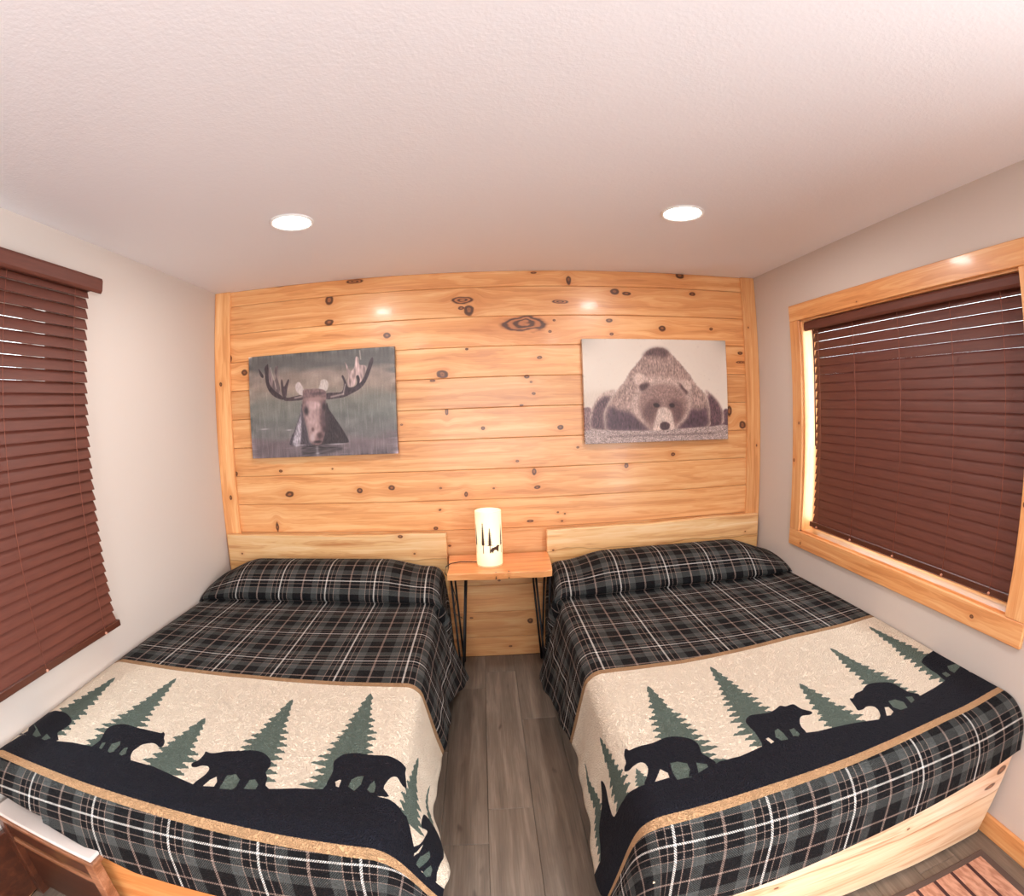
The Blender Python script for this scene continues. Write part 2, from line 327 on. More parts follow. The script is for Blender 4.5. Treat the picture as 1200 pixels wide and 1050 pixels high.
# ------------------------------------------------------------------ windows
def glass_mat():
    n = NT('window_glass'); t = n.t; n.t.nodes.remove(n.p)
    tr = t.nodes.new('ShaderNodeBsdfTransparent'); gl = t.nodes.new('ShaderNodeBsdfGlossy'); gl.inputs['Roughness'].default_value = .02
    mx = t.nodes.new('ShaderNodeMixShader'); mx.inputs[0].default_value = .06; tr.inputs[0].default_value = (.96, .98, .97, 1)
    t.links.new(tr.outputs[0], mx.inputs[1]); t.links.new(gl.outputs[0], mx.inputs[2]); t.links.new(mx.outputs[0], n.out.inputs[0]); return n.m
M_GLASS = glass_mat(); M_VINYL = plain('white_window_vinyl', s2l((228, 226, 222)), .4)
def window(name, xin, xout, y0, y1, z0, z1, lined):
    """y0 > y1; xin the room face of the wall, xout the outer face"""
    w = empty(name, (xin, (y0+y1)/2, (z0+z1)/2)); tag(w, kind='structure')
    s = 1 if xout > xin else -1
    def bx(nm, lo, hi, m, bev=.002):
        lo2 = [min(lo[i], hi[i]) for i in range(3)]; hi2 = [max(lo[i], hi[i]) for i in range(3)]
        return box(nm, lo2, hi2, m, w, bev)
    xg = xout-s*.045
    for lo, hi in (((xg-.02, y1, z0), (xg+.02, y1+.045, z1)), ((xg-.02, y0-.045, z0), (xg+.02, y0, z1)), ((xg-.02, y1, z0), (xg+.02, y0, z0+.045)), ((xg-.02, y1, z1-.045), (xg+.02, y0, z1))):
        bx('window_sash', lo, hi, M_VINYL)
    bx('pane', (xg-.003, y1+.045, z0+.045), (xg+.003, y0-.045, z1-.045), M_GLASS, 0)
    if lined:
        ml = pine('pine_jamb_%s' % name, 'Y', 'X', [], shift=6, tone=1.05); mv = pine('pine_jamb_v_%s' % name, 'Z', 'X', [], shift=8, tone=1.05)
        t = .012
        bx('sill', (xin-s*.0, y1, z0-.0), (xg-s*.02, y0, z0+t), ml, .001); bx('head_jamb', (xin, y1, z1-t), (xg-s*.02, y0, z1), ml, .001)
        bx('side_jamb', (xin, y0-t, z0), (xg-s*.02, y0, z1), mv, .001); bx('side_jamb', (xin, y1, z0), (xg-s*.02, y1+t, z1), mv, .001)
        cw = .093; f = xin-s*.019
        mk = pine('pine_casing_bottom', 'Y', 'Z', [(-.58, -.005, .012, .010), (.70, -.02, .006, .012)], shift=5, tone=1.02, rough=.38, coat=.12)
        mt = pine('pine_casing_top', 'Y', 'Z', [(.2, -.03, .006, .004)], shift=15, tone=1.02, rough=.38, coat=.12)
        ms = pine('pine_casing_side', 'Z', 'Y', [(-.2, .03, .012, .01), (.02, -.02, .01, .008)], shift=25, tone=1.02, rough=.38, coat=.12)
        bx('casing', (f, y1-cw, z0-cw), (xin, y0+cw, z0+.003), mk, .003); bx('casing', (f, y1-cw, z1-.003), (xin, y0+cw, z1+cw), mt, .003)
        bx('casing', (f, y0-.003, z0+.004), (xin, y0+cw, z1-.004), ms, .003); bx('casing', (f, y1-cw, z0+.004), (xin, y1+.003, z1-.004), ms, .003)
    else:
        bx('sill', (xin+s*.002, y1, z0), (xg-s*.02, y0, z0+.01), M_VINYL, .001)
    return w
window('window_1', W, W+T, WY0, WY1, WZ0, WZ1, True)
window('window_2', 0, -T, LY0, LY1, LZ0, LZ1, False)
# unseen rear window, added behind the camera to let in fill daylight
w3 = empty('added_window_3', (1.775, REAR, 1.35)); tag(w3, kind='structure')
for lo, hi in (((RX0, REAR-.12, RZ0), (RX0+.05, REAR-.08, RZ1)), ((RX1-.05, REAR-.12, RZ0), (RX1, REAR-.08, RZ1)), ((RX0, REAR-.12, RZ0), (RX1, REAR-.08, RZ0+.05)), ((RX0, REAR-.12, RZ1-.05), (RX1, REAR-.08, RZ1)), ((1.75, REAR-.12, RZ0), (1.80, REAR-.08, RZ1))):
    box('window_sash', lo, hi, M_VINYL, w3, .002)
box('pane', (RX0+.05, REAR-.103, RZ0+.05), (RX1-.05, REAR-.097, RZ1-.05), M_GLASS, w3)

d1 = empty('door_1', (W, (DY0+DY1)/2, 0)); tag(d1, kind='structure')
for lo, hi in (((W+.06, DY1, .0), (W+.10, DY1+.07, DZ)), ((W+.06, DY0-.07, 0), (W+.10, DY0, DZ)), ((W+.06, DY1, 0), (W+.10, DY0, .08)), ((W+.06, DY1, DZ-.07), (W+.10, DY0, DZ)), ((W+.06, -4.385, 0), (W+.10, -4.315, DZ))):
    box('door_frame', lo, hi, M_VINYL, d1, .002)
box('pane', (W+.078, DY1+.07, .08), (W+.082, DY0-.07, DZ-.07), M_GLASS, d1)

# ------------------------------------------------------------------ blinds
def slat_mesh(length, wd=.050, th=.003, bow=.003):
    bm = bmesh.new(); n = 6; rows = []
    for sgn in (1, -1):
        r = []
        for i in range(n+1):
            t = i/n*2-1; r.append((t*wd/2, bow*(1-t*t)+sgn*th/2))
        rows.append(r)
    prof = rows[0]+rows[1][::-1]
    ra = [bm.verts.new((a, -length/2, b)) for a, b in prof]; rb = [bm.verts.new((a, length/2, b)) for a, b in prof]
    m = len(prof)
    for k in range(m): bm.faces.new((ra[k], ra[(k+1) % m], rb[(k+1) % m], rb[k]))
    bm.faces.new(ra[::-1]); bm.faces.new(rb)
    bmesh.ops.recalc_face_normals(bm, faces=bm.faces)
    me = bpy.data.meshes.new('slat'); bm.to_mesh(me); bm.free(); me.materials.append(M_BLIND)
    return me
def blind(name, label, xc, s, y0, y1, ztop, zrail, n, tilt, val, cords, wand=None, plugs=True):
    """s = +1 when the room is on the -x side of the blind"""
    b = empty(name, (xc, (y0+y1)/2, ztop)); tag(b, label, 'window blind')
    L = y0-y1; me = slat_mesh(L, .0495, .0024, .0016)
    p = (ztop-.045-(zrail+.052))/(n-1)
    for i in range(n):
        o = link('slat', me, b); z = ztop-.045-p*i
        # inner (room side) edge low, outer edge high
        o.location = (random.uniform(-.0006, .0006), 0, z-ztop); o.rotation_euler = (random.uniform(-.001, .001), -s*math.radians(tilt+random.uniform(-.8, .8)), 0)
    # head rail and valance
    box('head_rail', (xc-.025, y1+.004, ztop-.04), (xc+.025, y0-.004, ztop), M_BLIND_DARK, b, .002)
    bm = bmesh.new(); v0, v1, vx0, vx1, vz0, vz1 = val
    # moulded valance profile
    xo, xi = vx0, vx1
    d = 1 if xi > xo else -1
    prof = [(xi, vz0), (xi, vz1), (xi-d*.006, vz1+.0), (xi-d*.008, vz1-.006), (xo+d*.004, vz1-.004), (xo, vz1-.012), (xo, vz0+.012), (xo+d*.004, vz0+.004), (xo+d*.008, vz0)]
    A = [bm.verts.new((a-xc, v1-(y0+y1)/2, z-ztop)) for a, z in prof]; B = [bm.verts.new((a-xc, v0-(y0+y1)/2, z-ztop)) for a, z in prof]
    m = len(prof)
    for k in range(m): bm.faces.new((A[k], A[(k+1) % m], B[(k+1) % m], B[k]))
    bm.faces.new(A[::-1]); bm.faces.new(B); bm_obj('valance', bm, M_BLIND, b)
    box('bottom_rail', (xc-.024, y1, zrail), (xc+.024, y0+.012, zrail+.030), M_BLIND_DARK, b, .004, 2)
    for cy in cords:
        for dx in (-.024, .024):
            tube('ladder_cord', [(xc+dx, cy, ztop-.03), (xc+dx, cy, zrail+.018)], .0014, M_CORD, b, 5)
        if plugs:
            c = link('cord_plug', bpy.data.meshes.get('cord_plug_mesh') or plug_mesh(), b); c.location = (-s*.027, cy-(y0+y1)/2, zrail+.009-ztop)
    if wand:
        tube('tilt_wand', [(xc-s*.036, wand[0], ztop-.05), (xc-s*.040, wand[0], wand[1]+.2), (xc-s*.038, wand[0]-.004, wand[1])], .004, M_BLIND_DARK, b, 6)
    return b
def plug_mesh():
    bm = bmesh.new(); bmesh.ops.create_icosphere(bm, subdivisions=1, radius=.007)
    me = bpy.data.meshes.new('cord_plug_mesh'); bm.to_mesh(me); bm.free(); me.materials.append(M_TASSEL); return me
random.seed(2)
blind('window_blind', 'brown slatted blind set inside the pine window frame on the right wall', W+.050, 1, -.597, -1.985, 2.060, .890, 24, 72.5,
      (-.548, -1.988, W+.010, W+.022, 2.012, 2.064), [-.66, -.97, -1.30, -1.62, -1.88], (-.632, 1.36))
blind('window_blind', 'brown slatted blind hung unframed on the left wall beside the left bed', .050, -1, -1.298, -3.12, 2.235, .737, 32, 68,
      (-1.238, -3.2, .088, .076, 2.195, 2.262), [-1.40, -1.78, -2.2, -2.6, -3.0], None)
# ------------------------------------------------------------------ recessed ceiling lights; those behind the camera are added fill
for i, (x, y) in enumerate(DOWN):
    e = empty('downlight', (x, y, H))
    lab = ['glowing round recessed ceiling light above the left bed', 'glowing round recessed ceiling light above the right bed',
           'added fill ceiling light behind the camera, left', 'added fill ceiling light behind the camera, right', 'added fill ceiling light near the added rear window'][i]
    tag(e, lab, 'ceiling light', 'recessed ceiling lights')
    lathe('trim_ring', [(.083, -.0005), (.097, -.0005), (.097, -.004), (.091, -.009), (.083, -.006)], M_WHITE, e, 40, (0, 0, 0), True)
    lathe('diffuser', [(.082, -.0010), (.082, -.0045), (.06, -.006)], M_LED, e, 40)

# ------------------------------------------------------------------ painting helpers (flat prints made in the script)
def raster(shape, poly, mask=None):
    h, w = shape; p = np.array(poly, float)*[w, h]; m = np.zeros((h, w), bool) if mask is None else mask
    x0, y0 = np.floor(p.min(0)).astype(int); x1, y1 = np.ceil(p.max(0)).astype(int)+1
    x0, y0 = max(x0, 0), max(y0, 0); x1, y1 = min(x1, w), min(y1, h)
    if x1 <= x0 or y1 <= y0: return m
    ys = np.arange(y0, y1)+.5; xs = np.arange(x0, x1)+.5
    inside = np.zeros((y1-y0, x1-x0), bool)
    q = np.roll(p, -1, 0)
    for (ax, ay), (bx, by) in zip(p, q):
        if ay == by: continue
        r = np.nonzero((ys >= min(ay, by)) & (ys < max(ay, by)))[0]
        if len(r) == 0: continue
        xc = ax+(ys[r]-ay)*(bx-ax)/(by-ay)
        inside[r] ^= xs[None, :] > xc[:, None]
    m[y0:y1, x0:x1] |= inside
    return m
def smooth_poly(p, n=5):
    p = np.array(p, float); N = len(p); out = []
    for i in range(N):
        a, b, c, d = p[i-1], p[i], p[(i+1) % N], p[(i+2) % N]
        for t in np.linspace(0, 1, n, endpoint=False):
            out.append(.5*((2*b)+(-a+c)*t+(2*a-5*b+4*c-d)*t*t+(-a+3*b-3*c+d)*t**3))
    return out
def blur(a, sx, sy=None):
    sy = sx if sy is None else sy
    h, w = a.shape; py, px = int(3*sy)+2, int(3*sx)+2; b = np.pad(a, ((py, py), (px, px)), mode='edge')
    fy = np.fft.fftfreq(b.shape[0])[:, None]; fx = np.fft.rfftfreq(b.shape[1])[None]
    o = np.fft.irfft2(np.fft.rfft2(b)*np.exp(-2*np.pi**2*((fx*sx)**2+(fy*sy)**2)), s=b.shape)
    return o[py:py+h, px:px+w]
def nz(rng, shape, sx, sy=None):
    a = blur(rng.standard_normal(shape), sx, sy); return a/(a.std()+1e-9)
def to_image(name, rgb, alpha=None):
    h, w = rgb.shape[:2]; im = bpy.data.images.new(name, w, h, alpha=True); px = np.ones((h, w, 4), np.float32)
    px[..., :3] = np.clip(rgb, 0, 1)
    if alpha is not None: px[..., 3] = alpha
    im.pixels.foreach_set(px[::-1].ravel()); im.update(); im.pack(); return im

# ------------------------------------------------------------------ the two canvas prints
MO = {"antL":[[0.072,0.125],[0.081,0.133],[0.107,0.189],[0.105,0.215],[0.088,0.2],[0.078,0.159]],"antL2":[[0.133,0.091],[0.144,0.092],[0.144,0.206],[0.155,0.287],[0.186,0.343],[0.222,0.386],[0.24,0.408],[0.253,0.439],[0.221,0.432],[0.175,0.395],[0.14,0.332],[0.124,0.257],[0.119,0.163],[0.119,0.117]],"antLpalm":[[0.138,0.092],[0.151,0.127],[0.167,0.195],[0.184,0.25],[0.198,0.211],[0.187,0.157],[0.204,0.108],[0.216,0.127],[0.209,0.212],[0.224,0.307],[0.231,0.387],[0.249,0.431],[0.195,0.377],[0.155,0.3],[0.139,0.219]],"antLt":[[0.235,0.248],[0.246,0.256],[0.254,0.316],[0.277,0.265],[0.289,0.244],[0.292,0.267],[0.279,0.332],[0.273,0.39],[0.277,0.424],[0.384,0.406],[0.383,0.452],[0.271,0.454],[0.249,0.431],[0.235,0.347]],"antR":[[0.547,0.407],[0.603,0.403],[0.645,0.402],[0.661,0.371],[0.666,0.308],[0.653,0.255],[0.664,0.246],[0.684,0.316],[0.697,0.359],[0.734,0.358],[0.754,0.322],[0.75,0.261],[0.765,0.255],[0.773,0.292],[0.77,0.33],[0.796,0.281],[0.822,0.194],[0.837,0.132],[0.856,0.09],[0.862,0.128],[0.844,0.209],[0.814,0.308],[0.776,0.375],[0.724,0.415],[0.667,0.449],[0.602,0.459],[0.546,0.459]],"antRpalm":[[0.675,0.122],[0.688,0.143],[0.71,0.209],[0.739,0.173],[0.745,0.097],[0.755,0.073],[0.768,0.093],[0.772,0.151],[0.799,0.16],[0.817,0.181],[0.797,0.268],[0.772,0.323],[0.763,0.259],[0.748,0.264],[0.744,0.321],[0.73,0.352],[0.702,0.352],[0.689,0.31],[0.7,0.246]],"earL":[[0.357,0.279],[0.373,0.294],[0.395,0.355],[0.403,0.388],[0.389,0.413],[0.361,0.398],[0.339,0.357],[0.338,0.304]],"earR":[[0.513,0.281],[0.537,0.27],[0.559,0.292],[0.563,0.337],[0.548,0.381],[0.511,0.372],[0.497,0.351],[0.508,0.306]],"head":[[0.39,0.361],[0.437,0.355],[0.511,0.361],[0.543,0.387],[0.546,0.439],[0.54,0.491],[0.544,0.543],[0.528,0.607],[0.535,0.685],[0.53,0.763],[0.512,0.852],[0.488,0.89],[0.451,0.888],[0.419,0.848],[0.412,0.756],[0.396,0.663],[0.384,0.597],[0.377,0.517],[0.386,0.439]],"snout":[[0.415,0.468],[0.471,0.459],[0.508,0.488],[0.496,0.578],[0.493,0.682],[0.501,0.748],[0.471,0.811],[0.447,0.856],[0.419,0.841],[0.415,0.756],[0.401,0.663],[0.394,0.571]],"neckL":[[0.379,0.491],[0.366,0.569],[0.345,0.646],[0.319,0.737],[0.294,0.801],[0.278,0.866],[0.292,0.887],[0.338,0.893],[0.422,0.9],[0.419,0.848],[0.392,0.65]],"neckR":[[0.545,0.504],[0.562,0.557],[0.597,0.637],[0.632,0.717],[0.668,0.809],[0.683,0.861],[0.675,0.88],[0.591,0.889],[0.497,0.891],[0.46,0.895],[0.489,0.851],[0.519,0.762]],"neckLl":[[0.379,0.504],[0.365,0.595],[0.344,0.673],[0.324,0.75],[0.308,0.815],[0.301,0.881],[0.348,0.89],[0.365,0.753],[0.369,0.622]],"refl":[[0.376,0.885],[0.535,0.892],[0.646,0.924],[0.589,0.96],[0.457,0.993],[0.373,0.996]]}
BE = {"body":[[0.394,0.175],[0.424,0.122],[0.462,0.093],[0.509,0.084],[0.556,0.098],[0.588,0.135],[0.63,0.195],[0.676,0.269],[0.722,0.351],[0.758,0.432],[0.795,0.487],[0.832,0.542],[0.854,0.611],[0.863,0.693],[0.861,0.775],[0.846,0.869],[0.6,0.892],[0.467,0.892],[0.316,0.885],[0.146,0.877],[0.129,0.799],[0.125,0.72],[0.146,0.643],[0.18,0.566],[0.219,0.488],[0.268,0.411],[0.307,0.319],[0.346,0.254]],"hump":[[0.395,0.168],[0.424,0.122],[0.462,0.093],[0.509,0.084],[0.556,0.098],[0.579,0.135],[0.554,0.182],[0.508,0.168],[0.442,0.168]],"pawL":[[0.033,0.847],[0.033,0.769],[0.046,0.679],[0.076,0.589],[0.115,0.525],[0.162,0.5],[0.2,0.488],[0.189,0.566],[0.145,0.669],[0.134,0.773],[0.141,0.871],[0.042,0.866]],"pawLd":[[0.044,0.847],[0.046,0.744],[0.065,0.654],[0.095,0.59],[0.133,0.552],[0.171,0.566],[0.146,0.643],[0.125,0.72],[0.128,0.825],[0.142,0.867]],"pawR":[[0.832,0.502],[0.879,0.544],[0.925,0.613],[0.962,0.696],[0.97,0.779],[0.96,0.847],[0.884,0.871],[0.846,0.869],[0.861,0.775],[0.858,0.666]],"pawRd":[[0.855,0.543],[0.897,0.585],[0.934,0.654],[0.954,0.737],[0.951,0.819],[0.94,0.867],[0.851,0.869],[0.865,0.748],[0.854,0.638]],"shadL":[[0.16,0.65],[0.225,0.685],[0.3,0.714],[0.347,0.755],[0.393,0.836],[0.449,0.878],[0.448,0.894],[0.165,0.878],[0.143,0.786]],"shadR":[[0.726,0.688],[0.792,0.704],[0.835,0.672],[0.846,0.747],[0.832,0.869],[0.619,0.892],[0.638,0.846],[0.696,0.782]],"ruff":[[0.325,0.346],[0.363,0.333],[0.4,0.373],[0.476,0.368],[0.589,0.369],[0.664,0.404],[0.711,0.405],[0.731,0.452],[0.724,0.513],[0.732,0.607],[0.716,0.701],[0.677,0.794],[0.638,0.846],[0.6,0.892],[0.458,0.892],[0.402,0.836],[0.337,0.754],[0.31,0.674],[0.317,0.569],[0.352,0.465],[0.329,0.412]],"face":[[0.398,0.492],[0.456,0.454],[0.531,0.442],[0.607,0.463],[0.662,0.511],[0.694,0.593],[0.697,0.687],[0.668,0.767],[0.629,0.819],[0.6,0.871],[0.467,0.885],[0.412,0.823],[0.38,0.743],[0.358,0.65],[0.369,0.558]],"earL":[[0.334,0.372],[0.354,0.336],[0.387,0.34],[0.41,0.373],[0.39,0.413],[0.361,0.445],[0.338,0.425]],"earLd":[[0.371,0.445],[0.418,0.426],[0.437,0.447],[0.408,0.492],[0.379,0.505],[0.366,0.478]],"earR":[[0.659,0.424],[0.683,0.404],[0.716,0.415],[0.731,0.459],[0.724,0.493],[0.7,0.505],[0.672,0.471]],"earRd":[[0.645,0.437],[0.673,0.451],[0.7,0.499],[0.7,0.553],[0.681,0.525],[0.649,0.471]],"eyepL":[[0.386,0.677],[0.434,0.599],[0.491,0.587],[0.509,0.654],[0.47,0.733],[0.45,0.812],[0.412,0.797],[0.385,0.743]],"eyepR":[[0.556,0.642],[0.595,0.59],[0.642,0.605],[0.669,0.673],[0.663,0.753],[0.629,0.819],[0.601,0.805],[0.593,0.737]],"muz":[[0.494,0.68],[0.547,0.669],[0.579,0.71],[0.592,0.777],[0.6,0.845],[0.595,0.891],[0.463,0.892],[0.459,0.839],[0.474,0.773]],"nose":[[0.506,0.825],[0.53,0.808],[0.554,0.816],[0.57,0.837],[0.567,0.87],[0.552,0.889],[0.519,0.889],[0.504,0.867]],"eyeL":[[0.457,0.639],[0.479,0.624],[0.5,0.641],[0.495,0.664],[0.471,0.666]],"eyeR":[[0.568,0.643],[0.59,0.627],[0.608,0.644],[0.603,0.668],[0.58,0.67]],"ground":[[0.002,0.874],[0.222,0.883],[0.467,0.895],[0.694,0.876],[0.846,0.869],[1.002,0.863],[1.005,1.014],[-0.008,1.012]],"bgd":[[-0.011,0.677],[0.046,0.672],[0.042,0.866],[-0.005,0.871]],"bgr":[[0.966,0.71],[1.004,0.712],[1.002,0.876],[0.94,0.874]],"hills":[[-0.008,0.529],[0.228,0.502],[0.225,0.672],[-0.011,0.684]]}
def C3(*c): return np.array(c, float)/255
def paint_moose(w=900, h=600):
    rng = np.random.default_rng(3); sh = (h, w); Y, X = np.mgrid[0:h, 0:w]; y = Y/h; x = X/w
    def st(v, pts): return np.stack([np.interp(v, [p[0] for p in pts], [p[1][k]/255 for p in pts]) for k in range(3)], -1)
    im = st(y+.02*nz(rng, sh, 40, 14), [(0, (90, 86, 84)), (.13, (92, 88, 86)), (.2, (134, 118, 110)), (.34, (138, 121, 110)), (.47, (114, 110, 103)), (.62, (102, 101, 97)), (.8, (106, 101, 100)), (.86, (106, 92, 95)), (1, (100, 88, 92))])
    im *= (1+.025*nz(rng, sh, 4, 30)+.05*nz(rng, sh, 22, 12)+.02*nz(rng, sh, 1.2))[..., None]
    st2 = (blur((rng.random(sh) > .9996).astype(float), .8, 14)*26); im += np.clip(st2, 0, .05)[..., None]*(y > .35)[..., None]
    rp = nz(rng, sh, 34, 1.6); im += ((y > .80)*np.clip(rp-1.2, 0, 1)*.05)[..., None]
    def lay(k, c, soft=1.2, tex=.10, sx=1.5, sy=5, op=1.0):
        m = blur(raster(sh, smooth_poly(MO[k])).astype(float), soft)*op
        t = 1+tex*nz(rng, sh, sx, sy)
        nonlocal im; im = im*(1-m[..., None])+(C3(*c)*t[..., None])*m[..., None]
    lay('refl', (62, 55, 58), 5, .25, 14, 1.5, .8)
    lay('neckR', (52, 44, 47), 1.6); lay('neckL', (70, 62, 68), 1.5); lay('neckLl', (150, 140, 146), 4, .12)
    lay('antLpalm', (106, 90, 90), 1.5, .16, 3, 12); lay('antRpalm', (158, 134, 130), 1.5, .14, 3, 12)
    lay('antL', (58, 46, 50), 1.2); lay('antL2', (56, 44, 48), 1.2); lay('antLt', (64, 50, 54), 1.2); lay('antR', (60, 47, 52), 1.2)
    # pale highlights along the beams
    for a, b, c in (((.33, .43), (.38, .42), 5), ((.58, .44), (.66, .42), 6), ((.66, .42), (.675, .33), 4), ((.16, .12), (.2, .33), 3), ((.78, .1), (.775, .02), 4)):
        t = np.linspace(0, 1, 60); m = np.zeros(sh)
        for q in t:
            cx, cy = a[0]+(b[0]-a[0])*q, a[1]+(b[1]-a[1])*q; m = np.maximum(m, np.exp(-(((X-cx*w)/c)**2+((Y-cy*h)/c)**2)))
        im = im*(1-.6*m[..., None])+C3(180, 165, 155)*.6*m[..., None]
    lay('earL', (176, 160, 156), 2, .04); lay('earR', (176, 162, 156), 2, .04)
    lay('head', (112, 88, 88), 2, .07, 3, 5); lay('snout', (164, 136, 134), 9, .05, 4, 8)
    def blob(cx, cy, rx, ry, c, op=.9):
        nonlocal im; m = np.exp(-(((x-cx)/rx)**2+((y-cy)/ry)**2)**1.5)[..., None]*op; im = im*(1-m)+C3(*c)*m
    blob(.405, .56, .016, .045, (42, 34, 38)); blob(.53, .53, .016, .045, (42, 34, 38)); blob(.53, .66, .03, .12, (70, 55, 58), .7)
    blob(.445, .74, .010, .022, (90, 66, 66)); blob(.525, .74, .014, .03, (60, 46, 50)); blob(.49, .80, .02, .03, (60, 46, 48), .8)
    blob(.475, .86, .03, .014, (40, 34, 38)); blob(.44, .82, .016, .04, (176, 156, 156), .7); blob(.47, .45, .07, .02, (150, 118, 114), .8); blob(.49, .40, .05, .015, (60, 46, 48), .6)
    for cx, cy, rx in ((.36, .885, .03), (.60, .888, .06), (.47, .97, .012), (.10, .715, .03), (.28, .735, .02)):
        m = np.exp(-(((x-cx)/rx)**2)-(((y-cy)/.006)**2))[..., None]*.7; im = im*(1-m)+C3(185, 175, 178)*m
    for a, b in (((.46, .91), (.475, .99)),):
        m = np.exp(-((x-.468)/.010)**2)*((y > .9))*.5; im = im*(1-m[..., None])+C3(160, 150, 152)*m[..., None]
    return im
def paint_bear(w=900, h=600):
    rng = np.random.default_rng(5); sh = (h, w); Y, X = np.mgrid[0:h, 0:w]; y = Y/h; x = X/w
    top = C3(226, 210, 196); im = np.ones((h, w, 3))*top
    im *= (1+.03*np.cos((x-.6)*3)-.05*(1-y)+.012*nz(rng, sh, 60))[..., None]
    def lay(k, c, soft=2., tex=.12, sx=1.2, sy=4, op=1., rag=0):
        nonlocal im
        m = raster(sh, smooth_poly(BE[k])).astype(float)
        if rag: m = (blur(m, rag)+.16*nz(rng, sh, 1.0, 3)*1.0 > .5).astype(float)
        m = blur(m, soft)*op; t = 1+tex*nz(rng, sh, sx, sy)
        im = im*(1-m[..., None])+(C3(*c)*t[..., None])*m[..., None]
    lay('hills', (205, 186, 172), 16, .02, op=.8); lay('bgd', (128, 100, 100), 3); lay('bgr', (96, 70, 78), 3)
    lay('pawL', (188, 162, 150), 4, .1, rag=3); lay('pawR', (186, 160, 150), 4, .1, rag=3)
    lay('pawLd', (98, 72, 76), 7, .14); lay('pawRd', (96, 70, 75), 7, .14)
    lay('body', (158, 130, 121), 2.5, .10, 2.0, 5, rag=4)
    # light rims at the shoulders
    m = blur(raster(sh, smooth_poly(BE['body'])).astype(float), 1); rim = np.clip(m-blur(m, 12), 0, 1)*2*(y > .35)
    im = im*(1-rim[..., None]*.55)+C3(206, 182, 168)*(rim[..., None]*.55)
    lay('hump', (88, 64, 64), 9, .12, 2, 5, .9); lay('shadL', (80, 57, 66), 12, .10, 2, 6, .95); lay('shadR', (80, 57, 66), 12, .10, 2, 6, .95)
    lay('ruff', (186, 158, 147), 7, .08, 2, 3, .92); lay('face', (144, 114, 107), 9, .07, 2.2, 3, .97)
    lay('earLd', (84, 60, 60), 6, .08); lay('earRd', (82, 58, 58), 6, .08); lay('earL', (200, 172, 160), 3.5, .05); lay('earR', (198, 170, 158), 3.5, .05)
    lay('eyepL', (108, 80, 77), 12, .06); lay('eyepR', (106, 78, 76), 12, .06)
    lay('muz', (205, 180, 168), 5, .08); lay('nose', (74, 52, 56), 3, .1); lay('eyeL', (52, 34, 36), 2.5, .05); lay('eyeR', (52, 34, 36), 2.5, .05)
    # individual strokes of fur over the body
    body = blur(raster(sh, smooth_poly(BE['body'])).astype(float), 2); f = np.zeros(sh)
    n = 9000; px = rng.random(n)*w; py = rng.random(n)*h; ang = np.arctan2(py-h*.62, px-w*.53)+rng.normal(0, .25, n); v = rng.choice([-1., 1.], n)
    for t in np.linspace(0, 1, 9):
        ix = np.clip((px+np.cos(ang)*t*13).astype(int), 0, w-1); iy = np.clip((py+np.sin(ang)*t*13).astype(int), 0, h-1); np.add.at(f, (iy, ix), v*(1-abs(t-.5)))
    f = np.clip(blur(f, .7), -1, 1)*body*(1-blur(raster(sh, smooth_poly(BE['muz'])).astype(float), 3)*.8)
    im *= (1+.24*f)[..., None]
    lay('ground', (168, 146, 140), 2, .10, 1.6, 1.2)
    g = raster(sh, BE['ground']); sp = nz(rng, sh, 1.6, 1.0); im *= (1+g*.10*np.clip(sp, -1.5, 2))[..., None]; im -= (g*np.clip(nz(rng, sh, 3, 1.6)-2.0, 0, 1)*.35)[..., None]
    m = np.exp(-((y-.935)/.012)**2)*((x > .15)&(x < .9))*.35; im = im*(1-m[..., None])+C3(80, 60, 64)*m[..., None]*1.
    return im*.95
def canvas(name, label, x0, x1, z0, z1, img, edge):
    t = tag(empty(name, ((x0+x1)/2, 0, (z0+z1)/2)), label, 'picture')
    fr = box('stretcher_frame', (x0+.004, -.030, z0+.004), (x1-.004, -.0035, z1-.004), pine('pine_stretcher_'+name[:4], shift=3), t, .001)
    n = NT('print_'+name+str(x0)); uv = n.uv(); tx = n.t.nodes.new('ShaderNodeTexImage'); tx.image = img; tx.extension = 'EXTEND'; n.put(tx.inputs[0], uv)
    w = n.voro(n.obj(), 900.); n.bump(w, .05, .0004); n.set(Base_Color=tx.outputs[0], Roughness=.45)
    bm = bmesh.new(); cx, cz = (x0+x1)/2, (z0+z1)/2
    add_box(bm, (x0-cx, -.040, z0-cz), (x1-cx, -.006, z1-cz), .0015)
    uvl = bm.loops.layers.uv.new()
    for f in bm.faces:
        for l in f.loops: l[uvl].uv = ((l.vert.co.x+cx-x0)/(x1-x0), (l.vert.co.z+cz-z0)/(z1-z0))
    bm_obj('printed_canvas', bm, n.m, t)
    return t
canvas('canvas_picture', 'canvas print of a moose in water, on the pine wall above the left bed', .267, 1.224, 1.356, 1.994, to_image('moose_print', paint_moose()), (.1, .1, .1))
canvas('canvas_picture', 'canvas print of a bear lying down, on the pine wall above the right bed', 2.341, 3.296, 1.370, 2.003, to_image('bear_print', paint_bear()), (.3, .2, .15))
